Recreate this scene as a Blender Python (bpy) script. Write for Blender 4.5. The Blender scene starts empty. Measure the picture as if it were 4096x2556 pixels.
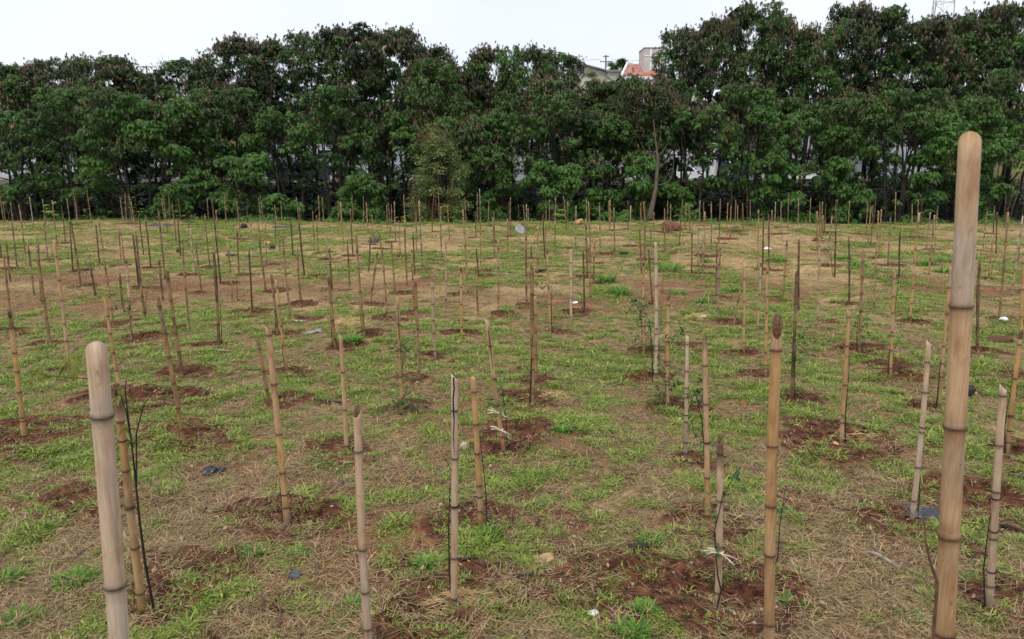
import bpy, bmesh, math, random
import numpy as np
from mathutils import Vector, Matrix

scene = bpy.context.scene
COL = scene.collection
R = math.radians
rng = np.random.default_rng(7)
random.seed(7)

# ------------------------------------------------------------------ camera
CAM_Z, PITCH, LENS, SENSOR = 2.4, R(12.0), 26.0, 36.0
PW, PH = 4096.0, 2556.0
FPX = PW * LENS / SENSOR
cam_d = bpy.data.cameras.new('camera')
cam_d.lens, cam_d.sensor_width, cam_d.clip_start, cam_d.clip_end = LENS, SENSOR, 0.05, 1500
cam_d.dof.use_dof = True
cam_d.dof.focus_distance = 9.0
cam_d.dof.aperture_fstop = 7.0
cam = bpy.data.objects.new('camera', cam_d)
COL.objects.link(cam)
cam.location = (0, 0, CAM_Z)
cam.rotation_euler = (math.pi / 2 - PITCH, 0, 0)
scene.camera = cam

# ------------------------------------------------------------------ sky, sun, exposure (overcast)
SUN_EL, SUN_AZ = R(60), R(205)          # azimuth clockwise from +Y: behind the camera, a little to its left
w = bpy.data.worlds.new('World')
scene.world = w
w.use_nodes = True
wn, wl = w.node_tree.nodes, w.node_tree.links
wn.clear()
wo = wn.new('ShaderNodeOutputWorld')
bg = wn.new('ShaderNodeBackground'); bg.inputs['Strength'].default_value = 0.12
sky = wn.new('ShaderNodeTexSky'); sky.sky_type = 'NISHITA'; sky.sun_disc = False
sky.sun_elevation, sky.sun_rotation = SUN_EL, SUN_AZ
sky.air_density, sky.dust_density = 1.0, 4.0
tc = wn.new('ShaderNodeTexCoord')
cn = wn.new('ShaderNodeTexNoise'); cn.inputs['Scale'].default_value = 2.2; cn.inputs['Detail'].default_value = 4
wl.new(tc.outputs['Generated'], cn.inputs['Vector'])
cr = wn.new('ShaderNodeMapRange')
cr.inputs['From Min'].default_value, cr.inputs['From Max'].default_value = 0.35, 0.65
wl.new(cn.outputs['Fac'], cr.inputs['Value'])
cc = wn.new('ShaderNodeMix'); cc.data_type = 'RGBA'
cc.inputs['A'].default_value = (5.75, 6.2, 6.85, 1)       # thin grey-blue cloud
cc.inputs['B'].default_value = (6.6, 6.8, 7.1, 1)        # thicker white cloud
wl.new(cr.outputs['Result'], cc.inputs['Factor'])
mx = wn.new('ShaderNodeMix'); mx.data_type = 'RGBA'; mx.inputs['Factor'].default_value = 0.93
wl.new(sky.outputs['Color'], mx.inputs['A'])
wl.new(cc.outputs['Result'], mx.inputs['B'])
wl.new(mx.outputs['Result'], bg.inputs['Color'])
wl.new(bg.outputs['Background'], wo.inputs['Surface'])

sd = bpy.data.lights.new('sun', 'SUN')
sd.energy, sd.angle, sd.color = 1.5, R(18), (1.0, 0.955, 0.88)
sun = bpy.data.objects.new('sun', sd)
COL.objects.link(sun)
sdir = Vector((math.sin(SUN_AZ) * math.cos(SUN_EL), math.cos(SUN_AZ) * math.cos(SUN_EL), math.sin(SUN_EL)))
sun.rotation_euler = (-sdir).to_track_quat('-Z', 'Y').to_euler()
sun.location = sdir * 60

vs = scene.view_settings
vs.view_transform, vs.look, vs.gamma, vs.exposure, vs.use_curve_mapping = 'Standard', 'None', 1.0, 0.42, False
scene.render.engine = 'CYCLES'
scene.cycles.max_bounces = 5
scene.cycles.diffuse_bounces = 2
scene.cycles.transmission_bounces = 2

# ------------------------------------------------------------------ small maths
def ray(px, py):
    a, b = (px - PW / 2) / FPX, -(py - PH / 2) / FPX
    return Vector((a, math.cos(PITCH) + b * math.sin(PITCH), -math.sin(PITCH) + b * math.cos(PITCH)))

def at(px, py, Y):
    d = ray(px, py)
    return Vector((d.x * Y / d.y, Y, CAM_Z + d.z * Y / d.y))

def sstep(a, b, v):
    t = np.clip((v - a) / (b - a), 0, 1)
    return t * t * (3 - 2 * t)

def vnoise(x, y, cell, seed=0):
    x = np.asarray(x, float) / cell + seed * 17.31
    y = np.asarray(y, float) / cell + seed * 9.73
    xi, yi = np.floor(x), np.floor(y)
    fx, fy = x - xi, y - yi
    fx, fy = fx * fx * (3 - 2 * fx), fy * fy * (3 - 2 * fy)
    def h(i, j):
        s = np.sin(i * 127.1 + j * 311.7 + seed * 74.7) * 43758.5453
        return s - np.floor(s)
    return (h(xi, yi) * (1 - fx) + h(xi + 1, yi) * fx) * (1 - fy) + (h(xi, yi + 1) * (1 - fx) + h(xi + 1, yi + 1) * fx) * fy

def fbm(x, y, cell, seed=0, n=3):
    s, a, t = 0, 1.0, 0
    for k in range(n):
        s = s + a * vnoise(x, y, cell / 2 ** k, seed + k * 5)
        t += a
        a *= 0.55
    return s / t

EDGE0 = 30.4
def edge_y(x):
    return EDGE0 - 0.028 * np.asarray(x, float) + 0.5 * np.sin(np.asarray(x, float) * 0.31) + 0.25 * np.sin(np.asarray(x, float) * 1.3)

def base_z(x, y):
    x, y = np.asarray(x, float), np.asarray(y, float)
    z = 0.03 * np.sin(x * 0.7 + 1.3) * np.sin(y * 0.5) + 0.02 * np.sin(x * 1.9 + y * 1.1)
    z = z * sstep(2, 5, y)
    z = z + 0.8 * sstep(3.0, 1.2, y)                       # low bank under the photographer
    e = edge_y(x)
    z = z - 0.5 * sstep(e, e + 1.8, y) - 2.2 * sstep(e + 0.8, e + 7, y)   # drop into the stream bed
    z = z + 3.3 * sstep(50, 57, y)                         # up to the street
    z = z + 12.0 * sstep(84, 135, y) + 4 * sstep(140, 400, y)
    return z

def ground(px, py):
    """where the photo's pixel meets the field"""
    d = ray(px, py)
    z = 0.0
    for _ in range(6):
        if d.z >= -1e-4:
            break
        t = (z - CAM_Z) / d.z
        p = Vector((d.x * t, d.y * t, z))
        if p.y > 33:
            break
        z = float(base_z(p.x, p.y))
    if d.z >= -1e-4 or p.y > float(edge_y(d.x * 30 / d.y)) + 0.4:
        Y = float(edge_y(d.x * 30 / d.y)) + 0.4
        p = at(px, py, Y)
        p.z = float(base_z(p.x, Y))
    return p

# ------------------------------------------------------------------ objects
def mesh_np(name, v, faces, mats=(), mi=None, smooth=False, attrs=None):
    """v (n,3); faces: (m,k) int array or a list of index tuples"""
    me = bpy.data.meshes.new(name)
    v = np.asarray(v, np.float32)
    if isinstance(faces, np.ndarray):
        m, k = faces.shape
        flat = faces.reshape(-1)
        starts = np.arange(m) * k
    else:
        m = len(faces)
        lens = np.array([len(f) for f in faces])
        flat = np.array([i for f in faces for i in f])
        starts = np.concatenate([[0], np.cumsum(lens)[:-1]]) if m else np.zeros(0)
    me.vertices.add(len(v)); me.vertices.foreach_set('co', v.reshape(-1))
    if m:
        me.loops.add(len(flat)); me.loops.foreach_set('vertex_index', flat.astype(np.int32))
        me.polygons.add(m); me.polygons.foreach_set('loop_start', starts.astype(np.int32))
        if mi is not None:
            me.polygons.foreach_set('material_index', np.asarray(mi, np.int32))
        me.polygons.foreach_set('use_smooth', np.full(m, bool(smooth)))
    for mt in mats:
        me.materials.append(mt)
    for an, av in (attrs or {}).items():
        a = me.attributes.new(an, 'FLOAT', 'POINT')
        a.data.foreach_set('value', np.asarray(av, np.float32))
    me.update(calc_edges=True)
    return me

def obj(name, me, parent=None, loc=None):
    o = bpy.data.objects.new(name, me)
    COL.objects.link(o)
    if parent is not None:
        o.parent = parent
    if loc is not None:
        o.location = loc
    return o

def tag(o, label, cat, group=None):
    o['label'] = label; o['category'] = cat
    if group:
        o['group'] = group
    return o

def thing(name, label, cat, loc=(0, 0, 0), rz=0.0, group=None):
    o = obj(name, None)
    o.location = loc; o.rotation_euler = (0, 0, rz)
    return tag(o, label, cat, group)

class MB:
    """collects shapes for one mesh"""
    def __init__(self):
        self.v, self.f, self.mi = [], [], []
    def add(self, v, f, mi=0):
        n = len(self.v)
        self.v += [tuple(p) for p in v]
        self.f += [tuple(i + n for i in q) for q in f]
        self.mi += [mi] * len(f)
        return self
    def box(self, x0, x1, y0, y1, z0, z1, mi=0):
        v = [(x, y, z) for z in (z0, z1) for y in (y0, y1) for x in (x0, x1)]
        return self.add(v, [(0, 2, 3, 1), (4, 5, 7, 6), (0, 1, 5, 4), (2, 6, 7, 3), (0, 4, 6, 2), (1, 3, 7, 5)], mi)
    def tube(self, pts, rad, n=6, mi=0, caps=True):
        pts = [Vector(p) for p in pts]
        if not hasattr(rad, '__len__'):
            rad = [rad] * len(pts)
        v, f = [], []
        ref = Vector((0.13, 0.97, 0.21))
        for i, p in enumerate(pts):
            d = (pts[min(i + 1, len(pts) - 1)] - pts[max(i - 1, 0)]).normalized()
            a = d.cross(ref)
            if a.length < 1e-3:
                a = d.cross(Vector((1, 0, 0)))
            a.normalize(); b = d.cross(a)
            for k in range(n):
                t = 2 * math.pi * k / n
                v.append(p + (a * math.cos(t) + b * math.sin(t)) * rad[i])
        for i in range(len(pts) - 1):
            for k in range(n):
                f.append((i * n + k, i * n + (k + 1) % n, (i + 1) * n + (k + 1) % n, (i + 1) * n + k))
        if caps:
            f.append(tuple(range(n - 1, -1, -1)))
            f.append(tuple((len(pts) - 1) * n + k for k in range(n)))
        return self.add(v, f, mi)
    def prism(self, prof, y0, y1, mi=0):
        """profile of (x,z) points extruded along y"""
        n = len(prof)
        v = [(x, y0, z) for x, z in prof] + [(x, y1, z) for x, z in prof]
        f = [tuple(range(n)), tuple(range(2 * n - 1, n - 1, -1))]
        f += [(i, i + n, (i + 1) % n + n, (i + 1) % n) for i in range(n)]
        return self.add(v, f, mi)
    def mesh(self, name, mats, smooth=False):
        return mesh_np(name, self.v, self.f, mats if isinstance(mats, (list, tuple)) else [mats], self.mi, smooth)
    def build(self, name, mats, parent=None, loc=None, smooth=False):
        return obj(name, self.mesh(name, mats, smooth), parent, loc)

# ------------------------------------------------------------------ materials
def new_mat(name):
    m = bpy.data.materials.new(name)
    m.use_nodes = True
    nt = m.node_tree
    b = nt.nodes['Principled BSDF']
    return m, nt, b

def N(nt, typ, **kw):
    n = nt.nodes.new(typ)
    for k, v in kw.items():
        if k in n.inputs:
            n.inputs[k].default_value = v
        else:
            setattr(n, k, v)
    return n

def mixc(nt, fac, a, b, blend='MIX'):
    m = nt.nodes.new('ShaderNodeMix'); m.data_type = 'RGBA'; m.blend_type = blend
    for s, v in (('Factor', fac), ('A', a), ('B', b)):
        if isinstance(v, bpy.types.NodeSocket):
            nt.links.new(v, m.inputs[s])
        elif s == 'Factor':
            m.inputs[s].default_value = v
        else:
            m.inputs[s].default_value = (*v, 1) if len(v) == 3 else v
    return m.outputs['Result']

def ramp(nt, val, a, b, lo=0.0, hi=1.0):
    m = nt.nodes.new('ShaderNodeMapRange'); m.interpolation_type = 'SMOOTHSTEP'
    m.inputs['From Min'].default_value, m.inputs['From Max'].default_value = a, b
    m.inputs['To Min'].default_value, m.inputs['To Max'].default_value = lo, hi
    nt.links.new(val, m.inputs['Value'])
    return m.outputs['Result']

def math_n(nt, op, a, b=None):
    m = nt.nodes.new('ShaderNodeMath'); m.operation = op
    for i, v in enumerate((a, b)):
        if v is None:
            continue
        if isinstance(v, bpy.types.NodeSocket):
            nt.links.new(v, m.inputs[i])
        else:
            m.inputs[i].default_value = v
    return m.outputs[0]

def noise(nt, scale, detail=4, rough=0.6, vec=None, stretch=None):
    n = nt.nodes.new('ShaderNodeTexNoise')
    n.inputs['Scale'].default_value, n.inputs['Detail'].default_value, n.inputs['Roughness'].default_value = scale, detail, rough
    if vec is None:
        vec = nt.nodes.new('ShaderNodeTexCoord').outputs['Object']
    if stretch:
        mp = nt.nodes.new('ShaderNodeMapping'); mp.inputs['Scale'].default_value = stretch
        nt.links.new(vec, mp.inputs['Vector']); vec = mp.outputs['Vector']
    nt.links.new(vec, n.inputs['Vector'])
    return n.outputs['Fac']

def attr(nt, name):
    a = nt.nodes.new('ShaderNodeAttribute'); a.attribute_name = name
    return a.outputs['Fac']

def bump(nt, b, h, strength=0.3, dist=0.02):
    n = nt.nodes.new('ShaderNodeBump'); n.inputs['Strength'].default_value, n.inputs['Distance'].default_value = strength, dist
    nt.links.new(h, n.inputs['Height']); nt.links.new(n.outputs['Normal'], b.inputs['Normal'])

def plain(name, c, rough=0.7, var=0.25, scale=8.0, metal=0.0, spec=0.3, c2=None):
    m, nt, b = new_mat(name)
    f = noise(nt, scale)
    c2 = c2 or tuple(x * (1 - var) for x in c)
    nt.links.new(mixc(nt, ramp(nt, f, 0.35, 0.65), c2, c), b.inputs['Base Color'])
    b.inputs['Roughness'].default_value, b.inputs['Metallic'].default_value = rough, metal
    b.inputs['Specular IOR Level'].default_value = spec
    return m

def leafy(name, dark, light, transl=0.25, by='attr', rough=0.55):
    """leaf or blade material; colour varies from leaf clump to leaf clump"""
    m, nt, b = new_mat(name)
    if by == 'attr':
        f = attr(nt, 'tint')
        if name in ('tree_leaf', 'seed_pod'):                # every tree a little lighter or darker
            f = math_n(nt, 'ADD', f, math_n(nt, 'MULTIPLY', math_n(nt, 'SUBTRACT', nt.nodes.new('ShaderNodeObjectInfo').outputs['Random'], 0.5), 0.3))
    elif by == 'both':
        f = math_n(nt, 'ADD', math_n(nt, 'MULTIPLY', attr(nt, 'tint'), 0.62), math_n(nt, 'MULTIPLY', nt.nodes.new('ShaderNodeObjectInfo').outputs['Random'], 0.38))
    else:
        f = nt.nodes.new('ShaderNodeObjectInfo').outputs['Random']
    c = mixc(nt, f, dark, light)
    nt.links.new(c, b.inputs['Base Color'])
    b.inputs['Roughness'].default_value = rough
    b.inputs['Specular IOR Level'].default_value = 0.25
    t = nt.nodes.new('ShaderNodeBsdfTranslucent')
    nt.links.new(c, t.inputs['Color'])
    ms = nt.nodes.new('ShaderNodeMixShader'); ms.inputs['Fac'].default_value = transl
    nt.links.new(b.outputs['BSDF'], ms.inputs[1]); nt.links.new(t.outputs['BSDF'], ms.inputs[2])
    nt.links.new(ms.outputs['Shader'], nt.nodes['Material Output'].inputs['Surface'])
    return m

M = {}
# bamboo: tan or grey by internode, darkened by age, streaked along the cane
m, nt, b = new_mat('bamboo_cane')
oi = nt.nodes.new('ShaderNodeObjectInfo')
tcn = nt.nodes.new('ShaderNodeTexCoord')
va = nt.nodes.new('ShaderNodeVectorMath'); va.operation = 'ADD'
sc = nt.nodes.new('ShaderNodeVectorMath'); sc.operation = 'SCALE'; sc.inputs['Scale'].default_value = 7.0
nt.links.new(oi.outputs['Location'], sc.inputs[0])
nt.links.new(tcn.outputs['Object'], va.inputs[0]); nt.links.new(sc.outputs['Vector'], va.inputs[1])
V = va.outputs['Vector']
streak = noise(nt, 1.0, 5, 0.65, V, (130, 130, 5))
blot = noise(nt, 1.0, 4, 0.6, V, (22, 22, 7))
spots = noise(nt, 1.0, 3, 0.5, V, (60, 60, 30))
c = mixc(nt, attr(nt, 'grey'), (0.54, 0.315, 0.125), (0.55, 0.44, 0.335))
gfac = math_n(nt, 'SUBTRACT', 1.0, math_n(nt, 'MULTIPLY', attr(nt, 'grey'), 0.55))
c = mixc(nt, math_n(nt, 'MULTIPLY', ramp(nt, blot, 0.46, 0.70, 0, 0.8), gfac), c, (0.33, 0.145, 0.045))
c = mixc(nt, ramp(nt, spots, 0.66, 0.74, 0, 0.55), c, (0.12, 0.07, 0.04))
scuff = noise(nt, 1.0, 4, 0.7, V, (35, 35, 2.5))
c = mixc(nt, ramp(nt, scuff, 0.56, 0.72, 0, 0.55), c, (0.30, 0.235, 0.19))
c = mixc(nt, ramp(nt, streak, 0.38, 0.70, 0.0, 0.45), c, (0.21, 0.125, 0.07))
dkf = math_n(nt, 'MULTIPLY', attr(nt, 'dark'), ramp(nt, blot, 0.3, 0.6, 0.75, 1.05))
c = mixc(nt, dkf, c, (0.055, 0.03, 0.018))
c = mixc(nt, attr(nt, 'node'), c, (0.05, 0.028, 0.018))
nt.links.new(c, b.inputs['Base Color'])
b.inputs['Roughness'].default_value = 0.55
b.inputs['Specular IOR Level'].default_value = 0.35
bump(nt, b, streak, 0.25, 0.002)
M['cane'] = m
M['node'] = plain('bamboo_node', (0.13, 0.065, 0.04), 0.7, 0.6, 60)
M['cut'] = plain('bamboo_cut', (0.17, 0.10, 0.05), 0.85, 0.6, 90)
M['tie'] = plain('black_tie', (0.012, 0.012, 0.013), 0.6, 0.2)
M['raffia'] = plain('pale_ribbon', (0.74, 0.70, 0.52), 0.6, 0.15, 30)
M['bark'] = plain('bark', (0.055, 0.043, 0.034), 0.9, 0.5, 14)
M['grey_bark'] = plain('grey_bark', (0.15, 0.115, 0.09), 0.9, 0.45, 14)
M['pale_bark'] = plain('pale_bark', (0.36, 0.32, 0.29), 0.9, 0.4, 12)
M['stem'] = plain('dark_stem', (0.035, 0.025, 0.02), 0.8, 0.4, 30)
M['brown_stem'] = plain('brown_stem', (0.15, 0.085, 0.05), 0.85, 0.4, 30)
M['leaf'] = leafy('tree_leaf', (0.006, 0.022, 0.007), (0.095, 0.195, 0.042), 0.15)
M['undergrowth'] = leafy('undergrowth_leaf_shade', (0.004, 0.009, 0.004), (0.014, 0.028, 0.011), 0.1)  # darker than real foliage: deep shade under the trees painted into the leaves
M['pod'] = leafy('seed_pod', (0.035, 0.025, 0.015), (0.19, 0.145, 0.085), 0.05)
M['vine_leaf'] = leafy('vine_leaf', (0.09, 0.145, 0.04), (0.34, 0.40, 0.15), 0.2)
M['weed_leaf'] = leafy('weed_leaf', (0.07, 0.15, 0.03), (0.20, 0.34, 0.07), 0.3)
M['yellow_leaf'] = leafy('yellow_leaf', (0.55, 0.50, 0.03), (0.70, 0.66, 0.06), 0.3)
M['olive_leaf'] = leafy('feathery_leaf', (0.14, 0.17, 0.02), (0.24, 0.26, 0.05), 0.35)
M['small_leaf'] = leafy('sapling_leaf', (0.03, 0.075, 0.022), (0.12, 0.2, 0.055), 0.25)
M['blade'] = leafy('grass_blade', (0.045, 0.105, 0.012), (0.42, 0.50, 0.10), 0.22, by='both', rough=0.5)
M['tuft_blade'] = leafy('tuft_blade', (0.035, 0.12, 0.014), (0.22, 0.42, 0.06), 0.25)
M['straw'] = leafy('straw_blade', (0.085, 0.045, 0.024), (0.66, 0.48, 0.26), 0.1, by='both', rough=0.7)
M['straw_pile'] = leafy('straw_pile', (0.42, 0.28, 0.11), (0.66, 0.47, 0.22), 0.15)
M['dead_leaf'] = leafy('dead_leaf', (0.08, 0.04, 0.025), (0.44, 0.29, 0.19), 0.1, by='rand', rough=0.7)
M['twig'] = leafy('dry_twig', (0.05, 0.03, 0.02), (0.2, 0.13, 0.085), 0.0, by='rand', rough=0.8)

# field: red-brown earth, dry thatch and short green cover, by what grows where
m, nt, b = new_mat('field_ground')
n_big, n_mid, n_fine, n_grit = noise(nt, 0.35, 5), noise(nt, 2.2, 6, 0.65), noise(nt, 14, 6, 0.7), noise(nt, 70, 4, 0.7)
earth = mixc(nt, ramp(nt, n_mid, 0.3, 0.7), (0.11, 0.045, 0.024), (0.27, 0.115, 0.062))
earth = mixc(nt, ramp(nt, n_grit, 0.45, 0.75), earth, (0.30, 0.17, 0.11))
thatch = mixc(nt, ramp(nt, n_fine, 0.35, 0.65), (0.13, 0.08, 0.042), (0.66, 0.49, 0.23))
thatch = mixc(nt, ramp(nt, n_grit, 0.4, 0.7), thatch, (0.36, 0.23, 0.12))
mulch = mixc(nt, ramp(nt, n_fine, 0.35, 0.68), (0.024, 0.011, 0.007), (0.20, 0.105, 0.058))
thatch = mixc(nt, attr(nt, 'mulch'), thatch, mulch)
green = mixc(nt, ramp(nt, n_fine, 0.35, 0.65), (0.028, 0.028, 0.009), (0.17, 0.175, 0.045))
ea = attr(nt, 'bare'); ga = attr(nt, 'green'); pa = attr(nt, 'pit'); ba = attr(nt, 'bed')
e1 = math_n(nt, 'ADD', ea, ramp(nt, n_fine, 0.2, 0.8, -0.35, 0.35))
c = mixc(nt, ramp(nt, e1, 0.35, 0.65), thatch, earth)
g1 = math_n(nt, 'ADD', ga, ramp(nt, n_fine, 0.2, 0.8, -0.4, 0.4))
c = mixc(nt, ramp(nt, g1, 0.42, 0.72, 0, 0.85), c, green)
pitc = mixc(nt, ramp(nt, n_fine, 0.35, 0.7), (0.035, 0.014, 0.009), (0.19, 0.078, 0.042))
pitc = mixc(nt, ramp(nt, n_grit, 0.55, 0.75, 0, 0.7), pitc, (0.22, 0.13, 0.085))
p1 = math_n(nt, 'ADD', pa, ramp(nt, n_fine, 0.2, 0.8, -0.3, 0.3))
c = mixc(nt, ramp(nt, p1, 0.35, 0.6), c, pitc)
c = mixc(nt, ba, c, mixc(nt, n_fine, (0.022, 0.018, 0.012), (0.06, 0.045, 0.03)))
nt.links.new(c, b.inputs['Base Color'])
b.inputs['Roughness'].default_value = 0.95; b.inputs['Specular IOR Level'].default_value = 0.1
hh = math_n(nt, 'ADD', n_fine, math_n(nt, 'MULTIPLY', n_grit, 0.5))
bump(nt, b, hh, 0.8, 0.03)
M['ground'] = m

M['white_wall'] = plain('white_wall', (0.52, 0.54, 0.58), 0.85, 0.18, 0.6)
M['grey_wall'] = plain('grey_wall', (0.40, 0.42, 0.47), 0.85, 0.2, 0.6)
M['blue_wall'] = plain('dark_blue_wall', (0.035, 0.042, 0.075), 0.6, 0.3, 0.8)
M['beige_wall'] = plain('beige_wall', (0.55, 0.50, 0.46), 0.9, 0.15, 0.8)
M['tan_wall'] = plain('tan_wall', (0.50, 0.47, 0.40), 0.9, 0.2, 0.7)
M['orange_wall'] = plain('orange_wall', (0.80, 0.48, 0.20), 0.85, 0.15, 0.7)
M['trim'] = plain('white_trim', (0.78, 0.78, 0.77), 0.8, 0.1, 1.5)
M['red_roof'] = plain('red_roof', (0.50, 0.24, 0.21), 0.85, 0.35, 1.6)
M['new_roof'] = plain('orange_roof', (0.48, 0.19, 0.10), 0.8, 0.25, 1.6)
M['grey_roof'] = plain('grey_roof', (0.26, 0.24, 0.23), 0.85, 0.3, 0.9)
M['concrete'] = plain('concrete', (0.42, 0.38, 0.35), 0.95, 0.3, 0.9)
M['glass'] = plain('dark_glass', (0.015, 0.018, 0.022), 0.08, 0.2, 2, spec=0.5)
M['asphalt'] = plain('asphalt', (0.06, 0.06, 0.06), 0.9, 0.25, 4)
M['steel'] = plain('galvanised_steel', (0.42, 0.45, 0.52), 0.5, 0.15, 4, metal=0.2)
M['wire'] = plain('cable', (0.10, 0.10, 0.11), 0.7, 0.1)
M['pole_wood'] = plain('pole_concrete', (0.22, 0.17, 0.16), 0.9, 0.2)
M['blue_panel'] = plain('blue_panel', (0.03, 0.11, 0.42), 0.5, 0.2, 2)
M['tyre'] = plain('tyre', (0.012, 0.012, 0.012), 0.9, 0.2)
M['rim'] = plain('rim', (0.35, 0.35, 0.37), 0.35, 0.1, metal=0.6)
M['lamp'] = plain('lamp_lens', (0.75, 0.75, 0.72), 0.15, 0.1)
M['car_grey'] = plain('grey_paint', (0.075, 0.085, 0.105), 0.3, 0.1, 1.0, spec=0.5)
M['car_silver'] = plain('silver_paint', (0.55, 0.58, 0.62), 0.3, 0.1, 1.0, spec=0.5)
M['car_white'] = plain('white_paint', (0.78, 0.78, 0.78), 0.3, 0.06, 1.0, spec=0.5)
M['car_blue'] = plain('navy_paint', (0.02, 0.03, 0.07), 0.35, 0.15, 1.0, spec=0.5)
M['black_plastic'] = plain('black_plastic', (0.022, 0.023, 0.027), 0.35, 0.3, 20, spec=0.5)
M['blue_grey_plastic'] = plain('slate_plastic', (0.035, 0.038, 0.048), 0.38, 0.3, 20, spec=0.5)
M['slate'] = plain('slate_stone', (0.12, 0.125, 0.14), 0.85, 0.4, 12)
M['pale_stone'] = plain('pale_stone', (0.56, 0.43, 0.32), 0.9, 0.25, 12)
M['grey_stone'] = plain('grey_stone', (0.30, 0.29, 0.30), 0.9, 0.3, 10)
M['white_scrap'] = plain('white_scrap', (0.80, 0.80, 0.78), 0.6, 0.1, 20)
M['brick'] = plain('red_brick', (0.38, 0.12, 0.06), 0.9, 0.35, 25)
M['clay'] = plain('red_clay', (0.19, 0.085, 0.05), 0.95, 0.4, 9)
M['card'] = plain('brown_card', (0.48, 0.31, 0.17), 0.8, 0.3, 18)
M['charred'] = plain('charred_wood', (0.045, 0.035, 0.03), 0.9, 0.4, 16)
M['driftwood'] = plain('grey_wood', (0.34, 0.29, 0.28), 0.9, 0.35, 24)
M['orange_wood'] = plain('fresh_wood', (0.60, 0.32, 0.15), 0.85, 0.25, 16)

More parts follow.
